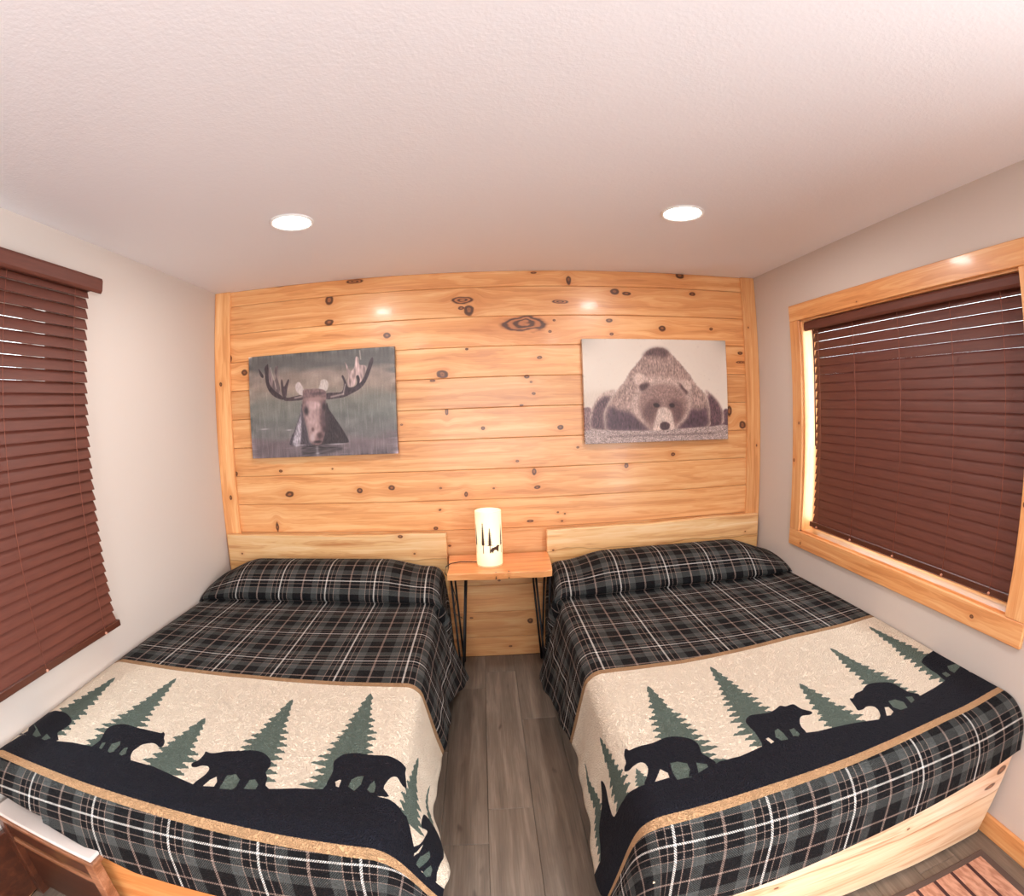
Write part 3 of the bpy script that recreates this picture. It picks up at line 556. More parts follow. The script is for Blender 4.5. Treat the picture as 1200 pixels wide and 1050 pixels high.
# ------------------------------------------------------------------ quilts
# quilt surface in bed coordinates: a = distance from the side wall, y, z ; s,v = cloth coordinates (m)
ZT=0.575; YF=-2.075; SE=1.395
HEAD=[(-.055,.66),(-.08,.70),(-.13,.735),(-.20,.745),(-.27,.742),(-.34,.725),(-.40,.695),(-.445,.662),(-.478,.628),(-.486,.603),(-.474,.586),(-.462,.578),(-.490,.574),(-.54,.575),(-.7,.575),(-1.0,.575),(-1.3,.576),(-1.6,.576),(-1.9,.576),(YF,.575)]
def _prof():
    P=np.array(HEAD); 
    # catmull-rom resample
    out=[]
    for i in range(len(P)-1):
        p0=P[max(i-1,0)];p1=P[i];p2=P[i+1];p3=P[min(i+2,len(P)-1)]
        for t in np.linspace(0,1,12,endpoint=False):
            out.append(.5*((2*p1)+(-p0+p2)*t+(2*p0-5*p1+4*p2-p3)*t*t+(-p0+3*p1-3*p2+p3)*t**3))
    out.append(P[-1]); out=np.array(out)
    d=np.r_[0,np.cumsum(np.hypot(*np.diff(out,axis=0).T))]
    return d-d[-1]+2.13278,out[:,0],out[:,1]
PD,PY,PZ=_prof(); VF=PD[-1]
BED={'L':dict(
  fh=([-.1,.05,.15,.34,.52,.66,.93,1.5],[.50,.50,.49,.452,.387,.345,.33,.33]),       # hem height at the foot against a
  hz=([.0,.3,.45,.95,1.3,1.5,1.7,2.0,2.3],[.12,.12,.12,.25,.25,.27,.29,.33,.36]),      # hem height on aisle side against -y
  hx=([.0,.38,.50,.95,1.3,1.5,1.7,1.9,2.05,2.3],[1.49,1.50,1.60,1.53,1.535,1.51,1.51,1.545,1.58,1.58])),
 'R':dict(
  fh=([-.1,.03,.43,.78,1.15,1.5],[.40,.397,.355,.322,.27,.22]),
  hz=([.0,.3,.5,.95,1.3,1.5,1.7,2.0,2.3],[.10,.10,.12,.18,.20,.2,.2,.2,.2]),
  hx=([.0,.38,.50,.95,1.3,1.5,1.7,2.0,2.3],[1.48,1.49,1.57,1.535,1.505,1.505,1.52,1.54,1.54]))}
def sm(x,a,b):
    t=np.clip((x-a)/(b-a),0,1); return t*t*(3-2*t)
def cloth(s,v,k,fold=True):
    """s,v arrays -> a,y,z"""
    B=BED[k]; s=np.asarray(s,float); v=np.asarray(v,float)
    vv=np.clip(v,PD[0],VF); y=np.interp(vv,PD,PY); z0=np.interp(vv,PD,PZ)
    a=np.clip(s,0.0,SE)
    w=.30+.70*sm(a,-.06,.32); w=w*(1-.30*sm(a,1.12,SE))
    z=ZT+(z0-ZT)*np.where(z0>ZT,w,1)
    # slight sag and unevenness of the top
    z=z+.004*np.sin(a*5.1+1)*np.sin(y*4.3)
    # wall side tuck
    t=np.clip(-s,0,.2); z=z-t*.9*(v<VF); a=np.where(s<0,.011,np.maximum(a,.011))
    z=z-(.016 if k=='L' else .0)*(1-sm(s,0,.06))+(.012*(1-sm(s,0,.25)) if k=='R' else 0)
    p=np.clip(s-SE,0,None); q=np.clip(v-VF,0,None); rad=np.hypot(p,q)+1e-9
    cp,cq=p/rad,q/rad
    R=.07*cp**2+.135*cq**2
    # straight part direction
    yy=-y
    drop=z-np.interp(yy,*B['hz']); out=np.interp(yy,*B['hx'])-SE
    def path(rad,R,tx,tz):
        # arc then line so as to reach (tx,tz) roughly
        ph=np.clip(rad/R,0,np.pi/2*.93); h=R*np.sin(ph); d=R*(1-np.cos(ph)); e=np.clip(rad-R*np.pi/2*.93,0,None)
        h1=R*np.sin(np.pi/2*.93); d1=R*(1-np.cos(np.pi/2*.93))
        L=np.hypot(tx-h1,tz-d1)+1e-6
        return h+e*(tx-h1)/L, d+e*(tz-d1)/L
    hs,ds=path(rad,.07,out,drop)
    fz=np.interp(a,*B['fh']); hf,df=path(rad,.135,.145,ZT-fz)
    h=hs*cp**2+hf*cq**2; d=ds*cp**2+df*cq**2
    a=a+h*cp; y=y-h*cq; z=z-d
    if fold:
        # soft folds in the aisle drape
        f=sm(p,.05,.3)
        a=a+f*.006*np.sin(v*15+s*5)+f*.003*np.sin(v*33+1.3)
        # diagonal ridge running down from the pillow corner
        c=.50-(p-.02)*.55; r=np.exp(-((v-c)/.035)**2)*sm(p,.0,.08)
        a=a+.022*r
        c2=c+.085; r=np.exp(-((v-c2)/.04)**2)*sm(p,.02,.12); a=a-.028*r
    return a,y,z
def smax(v,k):
    """cloth length across (from wall) at a given v"""
    B=BED[k]; y=-np.interp(np.clip(v,PD[0],VF),PD,PY); z0=np.interp(np.clip(v,PD[0],VF),PD,PZ); z=ZT+(z0-ZT)*.7
    out=np.interp(y,*B['hx'])-SE; d=z-np.interp(y,*B['hz'])
    h1=.07*np.sin(1.461); d1=.07*(1-np.cos(1.461))
    return SE+.07*1.461+np.hypot(out-h1,d-d1)
def vmax(s,k):
    B=BED[k]; fz=np.interp(np.clip(s,0,SE),*B['fh']); h1=.135*np.sin(1.461); d1=.135*(1-np.cos(1.461))
    return VF+.135*1.461+np.clip(np.sign(ZT-fz-d1)*np.hypot(.145-h1,ZT-fz-d1),-.12,None)
def grid(k,ns=120,nv=180):
    a=np.linspace(0,1,ns); b=np.linspace(0,1,nv); A,Bv=np.meshgrid(a,b)
    # s from -.06 .. smax(v)
    V=Bv*VF+0; 
    V=Bv*(VF+.3)
    S=-.06+A*(smax(V,k)+.06)
    V0=PD[0]; nk=int(nv*.34); bb=np.r_[np.linspace(0,(.75-V0)/(2.4-V0),nk,endpoint=False),np.linspace((.75-V0)/(2.4-V0),1,nv-nk)][:,None]+0*Bv
    S=-.06+A*(smax(V0+bb*(2.4-V0),k)+.06)
    V=V0+bb*(vmax(S,k)-V0)
    return S,V

PRN = {"L":{"ground":[[0.004,2.116],[0.041,2.027],[0.199,2.015],[0.286,1.998],[0.389,1.994],[0.497,2.017],[0.575,2.021],[0.671,2.029],[0.769,2.054],[0.843,2.073],[0.905,2.077],[1.047,2.048],[1.161,2.023],[1.271,2.013],[1.368,2.013],[1.409,2.034],[1.434,2.031],[1.478,2.034],[1.517,2.031],[1.533,2.056],[1.549,2.106],[1.574,2.164],[1.604,2.201],[1.654,2.195],[1.684,2.197]],"bears":[[[-0.014,2.023],[0.004,2.002],[0.004,1.957],[0.004,1.922],[0.004,1.888],[0.004,1.851],[0.059,1.841],[0.11,1.841],[0.162,1.866],[0.187,1.895],[0.187,1.94],[0.181,1.967],[0.213,2.017]],[[0.389,2.009],[0.385,1.955],[0.366,1.899],[0.364,1.868],[0.385,1.845],[0.423,1.835],[0.476,1.843],[0.513,1.845],[0.561,1.849],[0.591,1.851],[0.595,1.843],[0.609,1.855],[0.618,1.876],[0.632,1.893],[0.641,1.917],[0.634,1.93],[0.611,1.917],[0.588,1.915],[0.561,1.932],[0.554,1.955],[0.55,1.975],[0.559,2.002],[0.575,2.034],[0.513,2.038]],[[0.79,1.98],[0.804,1.959],[0.808,1.928],[0.806,1.911],[0.827,1.915],[0.85,1.907],[0.875,1.893],[0.918,1.882],[0.953,1.87],[0.987,1.87],[1.017,1.886],[1.04,1.911],[1.047,1.938],[1.044,1.967],[1.058,1.992],[1.065,2.027],[1.074,2.056],[0.861,2.104],[0.843,2.073],[0.859,2.025],[0.861,1.996],[0.85,1.982],[0.829,1.982],[0.815,1.994],[0.799,1.996]],[[1.253,2.04],[1.244,1.996],[1.246,1.961],[1.248,1.928],[1.239,1.884],[1.248,1.861],[1.264,1.841],[1.299,1.832],[1.335,1.837],[1.37,1.839],[1.397,1.839],[1.427,1.845],[1.455,1.851],[1.471,1.857],[1.471,1.878],[1.484,1.907],[1.494,1.926],[1.473,1.94],[1.457,1.934],[1.445,1.924],[1.429,1.934],[1.418,1.961],[1.413,1.994],[1.425,2.027]],[[1.61,1.932],[1.633,1.92],[1.656,1.92],[1.695,1.934],[1.716,1.98],[1.691,2.054],[1.663,2.106],[1.659,2.15],[1.665,2.201],[1.572,2.187],[1.551,2.135],[1.576,2.096],[1.606,2.038],[1.626,1.994],[1.594,2.005],[1.597,1.971]]],"sage":[[[0.091,2.015],[0.075,1.98],[-0.035,1.907],[-0.053,1.899],[0.13,2.005],[0.116,2.021]],[[0.146,2.021],[0.142,1.986],[0.181,2.005],[0.167,2.023]],[[0.412,1.994],[0.403,1.965],[0.414,1.957],[0.421,1.973],[0.426,1.998]],[[0.456,2.0],[0.444,1.959],[0.467,1.936],[0.478,1.953],[0.481,1.996],[0.469,2.007]],[[0.508,2.002],[0.506,1.969],[0.517,1.959],[0.533,1.996],[0.524,2.009]],[[0.932,2.071],[0.93,2.009],[0.955,1.996],[0.978,2.019],[0.98,2.05],[0.973,2.067]],[[1.006,2.056],[1.008,2.013],[1.024,2.007],[1.042,2.027],[1.042,2.05]],[[1.31,1.996],[1.313,1.963],[1.329,1.946],[1.345,1.944],[1.345,1.986],[1.331,2.013]],[[1.368,2.005],[1.372,1.98],[1.381,1.963],[1.39,1.988],[1.39,2.017],[1.379,2.017]],[[1.576,2.189],[1.585,2.139],[1.615,2.092],[1.62,2.112],[1.606,2.162],[1.592,2.195]],[[1.61,2.201],[1.629,2.143],[1.64,2.156],[1.643,2.189],[1.626,2.208]]],"cream":[[[0.004,2.005],[0.004,1.978],[0.011,1.963],[0.05,2.0],[0.039,2.019]],[[0.877,2.073],[0.886,2.04],[0.9,2.021],[0.912,2.044],[0.912,2.067]],[[1.274,1.998],[1.267,1.978],[1.278,1.967],[1.283,1.969],[1.283,2.002]],[[1.562,2.164],[1.562,2.148],[1.581,2.102],[1.59,2.085],[1.578,2.125]]]},"R":{"ground":[[1.714,2.05],[1.622,2.019],[1.597,2.007],[1.535,2.015],[1.482,2.029],[1.445,2.04],[1.413,2.044],[1.381,2.042],[1.333,2.046],[1.283,2.05],[1.223,2.031],[1.173,2.007],[1.102,2.005],[1.019,1.986],[0.976,1.988],[0.914,1.99],[0.879,1.971],[0.813,1.986],[0.731,1.992],[0.666,2.0],[0.568,2.021],[0.49,2.013],[0.378,1.982],[0.32,1.969],[0.233,1.955],[0.144,1.938],[0.022,1.934],[0.002,1.969]],"bears":[[[1.429,1.861],[1.423,1.864],[1.418,1.874],[1.404,1.872],[1.377,1.864],[1.34,1.859],[1.301,1.845],[1.271,1.841],[1.239,1.853],[1.212,1.876],[1.203,1.907],[1.209,1.951],[1.2,1.971],[1.191,1.99],[1.187,2.011],[1.205,2.034],[1.228,2.042],[1.386,2.054],[1.416,2.044],[1.402,2.015],[1.388,1.98],[1.39,1.953],[1.404,1.944],[1.427,1.951],[1.443,1.957],[1.457,1.946],[1.452,1.932],[1.441,1.917],[1.439,1.888]],[[1.006,1.841],[0.98,1.816],[0.948,1.818],[0.909,1.824],[0.879,1.816],[0.85,1.801],[0.834,1.812],[0.815,1.81],[0.799,1.812],[0.795,1.826],[0.788,1.851],[0.767,1.876],[0.769,1.888],[0.783,1.893],[0.811,1.888],[0.831,1.905],[0.847,1.94],[0.85,1.98],[0.875,2.007],[0.955,2.009],[1.022,2.005],[1.012,1.971],[1.006,1.913],[1.008,1.872]],[[0.586,1.864],[0.572,1.868],[0.543,1.845],[0.504,1.837],[0.462,1.812],[0.414,1.814],[0.359,1.841],[0.35,1.893],[0.341,1.932],[0.32,1.953],[0.33,1.973],[0.398,2.005],[0.515,2.04],[0.579,2.029],[0.554,2.005],[0.536,1.969],[0.54,1.944],[0.563,1.936],[0.584,1.944],[0.607,1.942],[0.6,1.915],[0.595,1.893]],[[0.116,1.772],[0.082,1.754],[-0.016,1.735],[0.002,1.776],[0.002,1.837],[0.002,1.886],[0.002,1.917],[-0.005,1.944],[0.116,1.959],[0.149,1.942],[0.139,1.886],[0.139,1.849],[0.13,1.789]],[[1.615,1.82],[1.594,1.868],[1.606,1.907],[1.633,1.917],[1.638,1.963],[1.615,2.025],[1.649,2.092],[1.72,2.029],[1.732,1.949],[1.732,1.888],[1.741,1.826],[1.704,1.812],[1.659,1.801]]],"sage":[[[1.317,1.971],[1.294,1.969],[1.269,1.986],[1.271,2.017],[1.287,2.048],[1.322,2.05],[1.324,2.017]],[[1.242,1.99],[1.214,2.007],[1.216,2.021],[1.253,2.038],[1.246,2.011]],[[0.941,1.926],[0.925,1.92],[0.921,1.949],[0.923,1.986],[0.948,1.982],[0.955,1.957]],[[0.889,1.942],[0.875,1.938],[0.873,1.975],[0.886,1.986],[0.898,1.969]],[[0.893,1.938],[0.891,1.938],[0.891,1.94]],[[0.462,1.942],[0.43,1.944],[0.412,1.973],[0.426,2.009],[0.46,2.009],[0.474,1.982]],[[0.38,1.949],[0.355,1.959],[0.364,1.982],[0.391,1.992]],[[0.059,1.866],[0.032,1.87],[-0.03,1.884],[0.075,1.922],[0.077,1.895]],[[0.121,1.893],[0.098,1.895],[0.1,1.924],[0.126,1.926]],[[0.893,1.94],[0.877,1.94],[0.879,1.975],[0.9,1.978]]],"cream":[[[1.379,2.031],[1.354,1.99],[1.338,2.013],[1.34,2.034],[1.386,2.042]],[[0.989,1.955],[0.978,1.951],[0.971,1.978],[0.985,1.984]],[[0.504,1.969],[0.488,1.973],[0.492,2.005],[0.517,2.019],[0.533,2.015]]]}}
def spruce(apex, half, lean=0., seed=0, base=2.05):
    """jagged spruce outline in cloth metres: apex (s,v), grows with v"""
    rng = random.Random(seed); L = base-apex[1]; n = max(5, int(L/.034)); left = []; right = []
    for sd, lst in ((-1, left), (1, right)):
        for i in range(n):
            t0 = i/n; t1 = (i+1)/n; w0 = half*(.05+.95*min(1, t1*1.1))*(1-.15*(t1 > .8)); j = rng.uniform(.82, 1.12)
            va = apex[1]+L*t0; vb = apex[1]+L*t1
            tip = w0*j; inn = w0*rng.uniform(.60, .78)
            # a drooping branch made of three small needles clusters
            lst += [(sd*inn*.8, va+.08*(vb-va)), (sd*tip*.62, va+.30*(vb-va)), (sd*tip*.70, va+.22*(vb-va)), (sd*tip*.84, va+.52*(vb-va)), (sd*tip*.90, va+.46*(vb-va)), (sd*tip, va+.78*(vb-va)), (sd*tip*.82, va+.86*(vb-va)), (sd*tip*.72, va+.98*(vb-va)), (sd*inn, vb)]
    pts = [(0, apex[1]-.012)]+right+left[::-1]
    return [(apex[0]+x+lean*(y-apex[1]), y) for x, y in pts]
R_DRAPE = [(1.625,1.80),(1.607,1.83),(1.60,1.88),(1.605,1.95),(1.60,2.0),(1.55,2.07),(1.76,2.2),(1.735,2.0),(1.71,1.93),(1.675,1.89),(1.655,1.84)]
U0, UW, V0, VH = -.10, 2.0, 1.30, 1.0
TREES = {'L': [((.132, 1.542), .115), ((.421, 1.476), .122), ((.705, 1.733), .105), ((.985, 1.548), .115), ((1.276, 1.478), .128), ((1.535, 1.735), .075), ((1.66, 1.74), .04)],
         'R': [((1.253, 1.53), .115), ((.967, 1.455), .122), ((.70, 1.704), .10), ((.405, 1.499), .12), ((.107, 1.41), .11), ((1.515, 1.70), .075), ((1.715, 1.60), .07), ((1.42, 1.975), .03)]}
def quilt_print(k):
    w, h = 1800, 900; ss = (h, w)
    N = lambda p: [((a-U0)/UW, (b-V0)/VH) for a, b in p]
    cream, sage, navy, tan = C3(236, 218, 196), C3(92, 104, 95), C3(14, 14, 26), C3(192, 150, 110)
    im = np.ones((h, w, 3))*cream; V = V0+(np.arange(h)+.5)/h*VH; S = U0+(np.arange(w)+.5)/w*UW
    def lay(p, c):
        m = raster(ss, N(p)); im[m] = c
    if k == 'R': PRN[k]['bears'][4] = R_DRAPE
    for i, (ap, hw) in enumerate(TREES[k]): lay(spruce(ap, hw, 0, 7*i+(3 if k == 'R' else 0)), sage)
    D = PRN[k]
    g = D['ground']
    g = sorted(g) if False else g
    e0, e1 = (-.2, g[0][1]), (2.1, g[-1][1]+.1)
    if k == 'R': poly = [(2.1, 2.5), (2.1, g[0][1])]+g+[(-.2, g[-1][1]), (-.2, 2.5)]
    else: poly = [(-.2, 2.5), (-.2, g[0][1])]+g+[(2.1, g[-1][1]), (2.1, 2.5)]
    lay(poly, navy)
    for b in D['bears']: lay(smooth_poly(b, 3), navy)
    for b in D['sage']: lay(b, sage)
    for b in D['cream']: lay(b, cream)
    # borders follow slightly uneven seams
    top = np.interp(S, *(([-.1, .011, .34, .767, 1.145, 1.44, 1.9], [1.37, 1.376, 1.383, 1.381, 1.397, 1.399, 1.42]) if k == 'L' else ([-.1, .011, .488, 1.058, 1.347, 1.457, 1.9], [1.31, 1.31, 1.312, 1.366, 1.368, 1.372, 1.30])))
    bot = np.interp(S, *(([-.1, .011, .483, .964, 1.425, 1.9], [2.128, 2.133, 2.166, 2.191, 2.216, 2.28]) if k == 'L' else ([-.1, .011, .364, .776, 1.086, 1.418, 1.5, 1.9], [2.10, 2.10, 2.112, 2.141, 2.154, 2.177, 2.18, 2.21])))
    VV, TT, BB = V[:, None], top[None], bot[None]
    im[(VV < TT+.018) & (VV > TT-.012)] = tan*.88; im[(VV > BB) & (VV < BB+.031)] = tan
    al = ((VV > TT-.012) & (VV < BB+.031)).astype(np.float32)
    return to_image('quilt_print_'+k, im[::-1][::-1], al)
def quilt_mat(k):
    n = NT('patterned_quilt_'+k); uv = n.uv(); o = n.xyz(uv)
    tx = n.t.nodes.new('ShaderNodeTexImage'); tx.image = quilt_print(k); tx.extension = 'CLIP'; tx.interpolation = 'Linear'
    n.put(tx.inputs[0], n.vec(n.math('DIVIDE', n.math('SUBTRACT', o[0], U0), UW), n.math('SUBTRACT', 1., n.math('DIVIDE', n.math('SUBTRACT', o[1], V0), VH))))
    bk, gy, tn, wt = s2l((6, 5, 9)), s2l((82, 84, 82)), s2l((164, 140, 128)), s2l((246, 238, 230))
    st = [(0, wt), (.026, bk), (.155, tn), (.178, bk), (.335, tn), (.356, gy), (.60, bk), (.965, tn)]
    st2 = [(0, wt), (.022, bk), (.155, tn), (.176, bk), (.335, tn), (.354, gy), (.60, bk), (.97, tn)]
    def tart(c, off):
        q = n.math('DIVIDE', n.math('SUBTRACT', c, off), .279)
        q = n.math('ABSOLUTE', n.math('SUBTRACT', q, n.math('ROUND', q)))
        return n.math('MULTIPLY', q, 2.)
    a = n.ramp(tart(o[0], 1.385), st, 'CONSTANT')
    voff = n.math('ADD', 1.204, n.math('MULTIPLY', n.math('GREATER_THAN', o[1], 1.9), 1.053-.836+.004))
    b = n.ramp(tart(o[1], voff), st2, 'CONSTANT')
    tw = n.math('ADD', .5, n.math('MULTIPLY', n.math('SINE', n.math('MULTIPLY', n.math('ADD', o[0], n.math('MULTIPLY', o[1], .8)), 2*math.pi/.0065)), .42))
    pl = n.mix(tw, a, b)
    c = n.mix(tx.outputs[1], pl, tx.outputs[0])
    # fine stipple quilting
    o2 = n.vec(o[0], o[1], 0.)
    d = n.voro(n.mix(.12, o2, n.noise(o2, 30., 2, col=True)), 62., 'DISTANCE_TO_EDGE')
    hh = n.math('ADD', n.range(d, 0., .25), n.math('MULTIPLY', n.noise(o2, 26., 3), 1.2))
    n.bump(hh, .9, .006)
    fz = n.noise(o2, 500., 2); c = n.mix(n.math('MULTIPLY', fz, .18), c, n.mix(1., c, (.55, .55, .55), 'MULTIPLY'))
    n.set(Base_Color=c, Roughness=.85); n.p.inputs['Sheen Weight'].default_value = .0; n.p.inputs['Specular IOR Level'].default_value = .25
    return n.m
M_MATT = plain('white_mattress_ticking', s2l((214, 210, 204)), .9)
M_HEM = plain('navy_quilt_binding', s2l((34, 32, 44)), .9)
def quilt(k, label):
    S, V = grid(k, 150, 230); a, y, z = cloth(S, V, k); X = a if k == 'L' else W-a
    nv, ns = S.shape; vs = np.stack([X, y, z], -1).reshape(-1, 3)
    idx = np.arange(nv*ns).reshape(nv, ns); f = np.stack([idx[:-1, :-1], idx[:-1, 1:], idx[1:, 1:], idx[1:, :-1]], -1).reshape(-1, 4)
    if k == 'L': f = f[:, ::-1]
    me = bpy.data.meshes.new('quilt'); me.from_pydata(vs.tolist(), [], f.tolist()); me.update()
    uvl = me.uv_layers.new(name='uv'); li = np.zeros(len(me.loops), int); me.loops.foreach_get('vertex_index', li)
    uvl.data.foreach_set('uv', np.stack([S.reshape(-1)[li], V.reshape(-1)[li]], -1).astype(np.float32).ravel())
    me.materials.append(quilt_mat(k)); me.polygons.foreach_set('use_smooth', [True]*len(me.polygons))
    o = link('quilt', me); md = o.modifiers.new('thickness', 'SOLIDIFY'); md.thickness = .006; md.offset = -1
    tag(o, label, 'quilt'); return o
quilt('L', 'plaid bear-and-pine-tree quilt on the bed beside the left wall')
quilt('R', 'plaid bear-and-pine-tree quilt on the bed beside the right wall')

# ------------------------------------------------------------------ beds
def live_slab(name, x0, x1, z0, z1, y0, y1, mat, parent, amp_top=.006, amp_bot=.004, endl=0., endr=0., seed=1):
    """slab in the xz plane with wavy natural edges; endl/endr bring the lower corners in"""
    rng = random.Random(seed); n = 36; ph = [rng.uniform(0, 6) for _ in range(6)]
    def wav(t, a): return a*(math.sin(t*5+ph[0])*.5+math.sin(t*13+ph[1])*.3+math.sin(t*29+ph[2])*.2)
    rows = []
    for j in range(9):
        q = j/8; row = []
        for i in range(n+1):
            t = i/n; xl = x0+endl*(1-q)**1.6; xr = x1-endr*(1-q)**1.6
            x = xl+(xr-xl)*t; z = z0+(z1-z0)*q + wav(t, amp_top)*q + wav(t+3, amp_bot)*(1-q)
            row.append((x, z))
        rows.append(row)
    off = parent.location if parent else Vector((0, 0, 0)); cx, cz = (x0+x1)/2, (z0+z1)/2
    bm = bmesh.new(); F = [[bm.verts.new((x-cx, y0-(y0+y1)/2, z-cz)) for x, z in r] for r in rows]; B = [[bm.verts.new((x-cx, y1-(y0+y1)/2, z-cz)) for x, z in r] for r in rows]
    m = len(rows)
    for j in range(m-1):
        for i in range(n):
            bm.faces.new((F[j][i], F[j][i+1], F[j+1][i+1], F[j+1][i])); bm.faces.new((B[j][i], B[j+1][i], B[j+1][i+1], B[j][i+1]))
    for i in range(n):
        bm.faces.new((F[0][i], B[0][i], B[0][i+1], F[0][i+1])); bm.faces.new((F[-1][i], F[-1][i+1], B[-1][i+1], B[-1][i]))
    for j in range(m-1):
        bm.faces.new((F[j][0], F[j+1][0], B[j+1][0], B[j][0])); bm.faces.new((F[j][-1], B[j][-1], B[j+1][-1], F[j+1][-1]))
    o = bm_obj(name, bm, mat, parent); o.location = Vector((cx, (y0+y1)/2, cz))-off
    md = o.modifiers.new('bevel', 'BEVEL'); md.width = .006; md.segments = 2; md.limit_method = 'ANGLE'; md.angle_limit = math.radians(50)
    return o
def bed(k, label):
    X = (lambda a: a) if k == 'L' else (lambda a: W-a)
    b = empty('bed', (X(.73), -1.1, 0)); tag(b, label, 'bed')
    def bx(nm, a0, a1, y0, y1, z0, z1, m, bev=.003, seg=1):
        xs = sorted((X(a0), X(a1))); return box(nm, (xs[0], y0, z0), (xs[1], y1, z1), m, b, bev, seg)
    bx('mattress', .035, 1.395, -2.02, -.075, .30, .555, M_MATT, .04, 3)
    bx('bed_frame', .03, 1.40, -2.06, -.07, .235, .285, M_BLACK)
    for a in (.08, 1.385 if k == 'L' else 1.42):
        for y in (-.45, -1.24, -1.98):
            px = X(a) if a < .2 else X(a + (.09 if y == -.45 else .0) if k == 'L' else a+.03)
            if a > .2:
                px = {('L', -.45): 1.40, ('L', -1.24): 1.455, ('L', -1.98): 1.38, ('R', -.45): W-1.42, ('R', -1.24): W-1.40, ('R', -1.98): W-1.38}[(k, y)]
            o = tube('leg', [(px, y, .24), (px, y, .012), (px, y, 0)], [.013, .012, .012], M_BLACK, b, 10)
    if k == 'L':
        hb = pine('pine_headboard_left', 'X', 'Z', [(-.63, .075, .008, .007), (.53, .075, .008, .007), (.45, .185, .018, .012)], light=s2l((240, 204, 158)), mid=s2l((228, 178, 122)), shift=5, two=(.03, .10, (.80, .66, .42)))
        live_slab('headboard', .028, 1.489, .47, .868, -.062, -.022, hb, b, .006, .004, seed=3)
        fb = pine('pine_footboard_left', 'X', 'Z', [(.1, .05, .02, .012)], light=s2l((226, 165, 105)), mid=s2l((204, 130, 72)), shift=7)
        live_slab('footboard', .33, 1.40, .012, .372, -2.185, -2.150, fb, b, .004, .003, seed=8)
    else:
        hb = pine('pine_headboard_right', 'X', 'Z', [(-.68, .065, .008, .006), (.62, .085, .006, .005), (-.6, -.01, .012, .006)], light=s2l((242, 206, 160)), mid=s2l((230, 180, 124)), shift=11, two=(.06, .12, (.80, .66, .42)))
        live_slab('headboard', 2.093, 3.530, .47, .866, -.062, -.022, hb, b, .008, .004, seed=5)
        fb = pine('pine_footboard_right', 'X', 'Z', [(.66, .12, .03, .022), (.62, .06, .035, .012), (-.3, .0, .01, .006), (.2, .05, .008, .006)], light=s2l((244, 224, 202)), mid=s2l((236, 204, 172)), shift=13, two=(.02, .10, (.95, .86, .72)))
        live_slab('footboard', 2.12, 3.535, .018, .405, -2.205, -2.165, fb, b, .005, .006, 0, .03, seed=6)
    for a in (.12, 1.36):
        bx('headboard_bracket', a-.02, a+.02, -.0745, -.063, .235, .50, M_BLACK, .001)
    return b
bed('L', 'double bed with a live-edge pine headboard, standing against the left wall')
bed('R', 'double bed with a live-edge pine headboard and pale footboard, against the right wall')

# ------------------------------------------------------------------ low bench at the foot of the left bed
bn = tag(empty('bench', (.535, -2.262, 0)), 'low wooden bench with glossy top painted pale as window reflection at the foot of the left bed', 'bench')
M_BENCH = pine('brown_bench_wood', 'X', 'Z', [], light=s2l((88, 46, 28)), mid=s2l((64, 32, 20)), dark=s2l((42, 20, 12)), shift=4, coat=.3)
M_BTOP = plain('bench_top_painted_reflection', s2l((214, 200, 192)), .22)  # pale base colour stands for window light reflected in glossy wood
M_BEDGE = pine('tan_bench_edge', 'X', 'Z', [], light=s2l((168, 118, 88)), mid=s2l((134, 86, 58)), dark=s2l((100, 58, 36)), shift=4)
box('bench_top', (.022, -2.262, .385), (.535, -2.13, .400), M_BTOP, bn, .005, 2)
box('edge_band', (.022, -2.268, .368), (.545, -2.20, .385), M_BEDGE, bn, .003)
box('apron', (.03, -2.255, .30), (.50, -2.235, .368), M_BENCH, bn, .002)
box('lower_panel', (.055, -2.235, .03), (.49, -2.222, .30), M_BENCH, bn, .002)
box('rail', (.05, -2.255, .262), (.50, -2.235, .282), M_BEDGE, bn, .002)
for xx in (.022, .49):
    box('leg', (xx, -2.262, 0), (xx+.04, -2.222, .368), M_BEDGE if xx > .2 else M_BENCH, bn, .003)
box('side_board', (.006, -2.80, .012), (.030, -2.205, .30), M_BENCH, bn, .003)
bn.rotation_euler = (0, 0, math.radians(-6.5))

# ------------------------------------------------------------------ nightstand
ns = tag(empty('nightstand', (1.795, -.23, 0)), 'small nightstand with orange pine top on black hairpin legs between the beds', 'nightstand')
M_NT = pine('orange_pine_top', 'X', 'Y', [(.05, -.16, .006, .012), (-.02, -.17, .005, .01)], light=s2l((236, 172, 116)), mid=s2l((222, 146, 88)), dark=s2l((184, 108, 60)), shift=17, coat=.3)
bm = bmesh.new(); n = 24; yb = -.032; rngs = random.Random(9)
prof = [(1.497, yb), (2.100, yb), (2.098, -.15), (2.092, -.28), (2.082, -.405)]+[(2.082-(2.082-1.508)*t/12, -.410-.005*math.sin(t*1.1)) for t in range(1, 12)]+[(1.508, -.405), (1.512, -.28), (1.503, -.15)]
A = [bm.verts.new((a-1.795, b+.23, .720)) for a, b in prof]; B = [bm.verts.new((a-1.795, b+.23+(.012 if b < -.4 else 0), .678)) for a, b in prof]
for i in range(len(prof)): bm.faces.new((A[i], B[i], B[(i+1) % len(prof)], A[(i+1) % len(prof)]))
bm.faces.new(A); bm.faces.new(B[::-1]); o = bm_obj('tabletop', bm, M_NT, ns)
md = o.modifiers.new('bevel', 'BEVEL'); md.width = .004; md.segments = 2; md.limit_method = 'ANGLE'; md.angle_limit = math.radians(50)
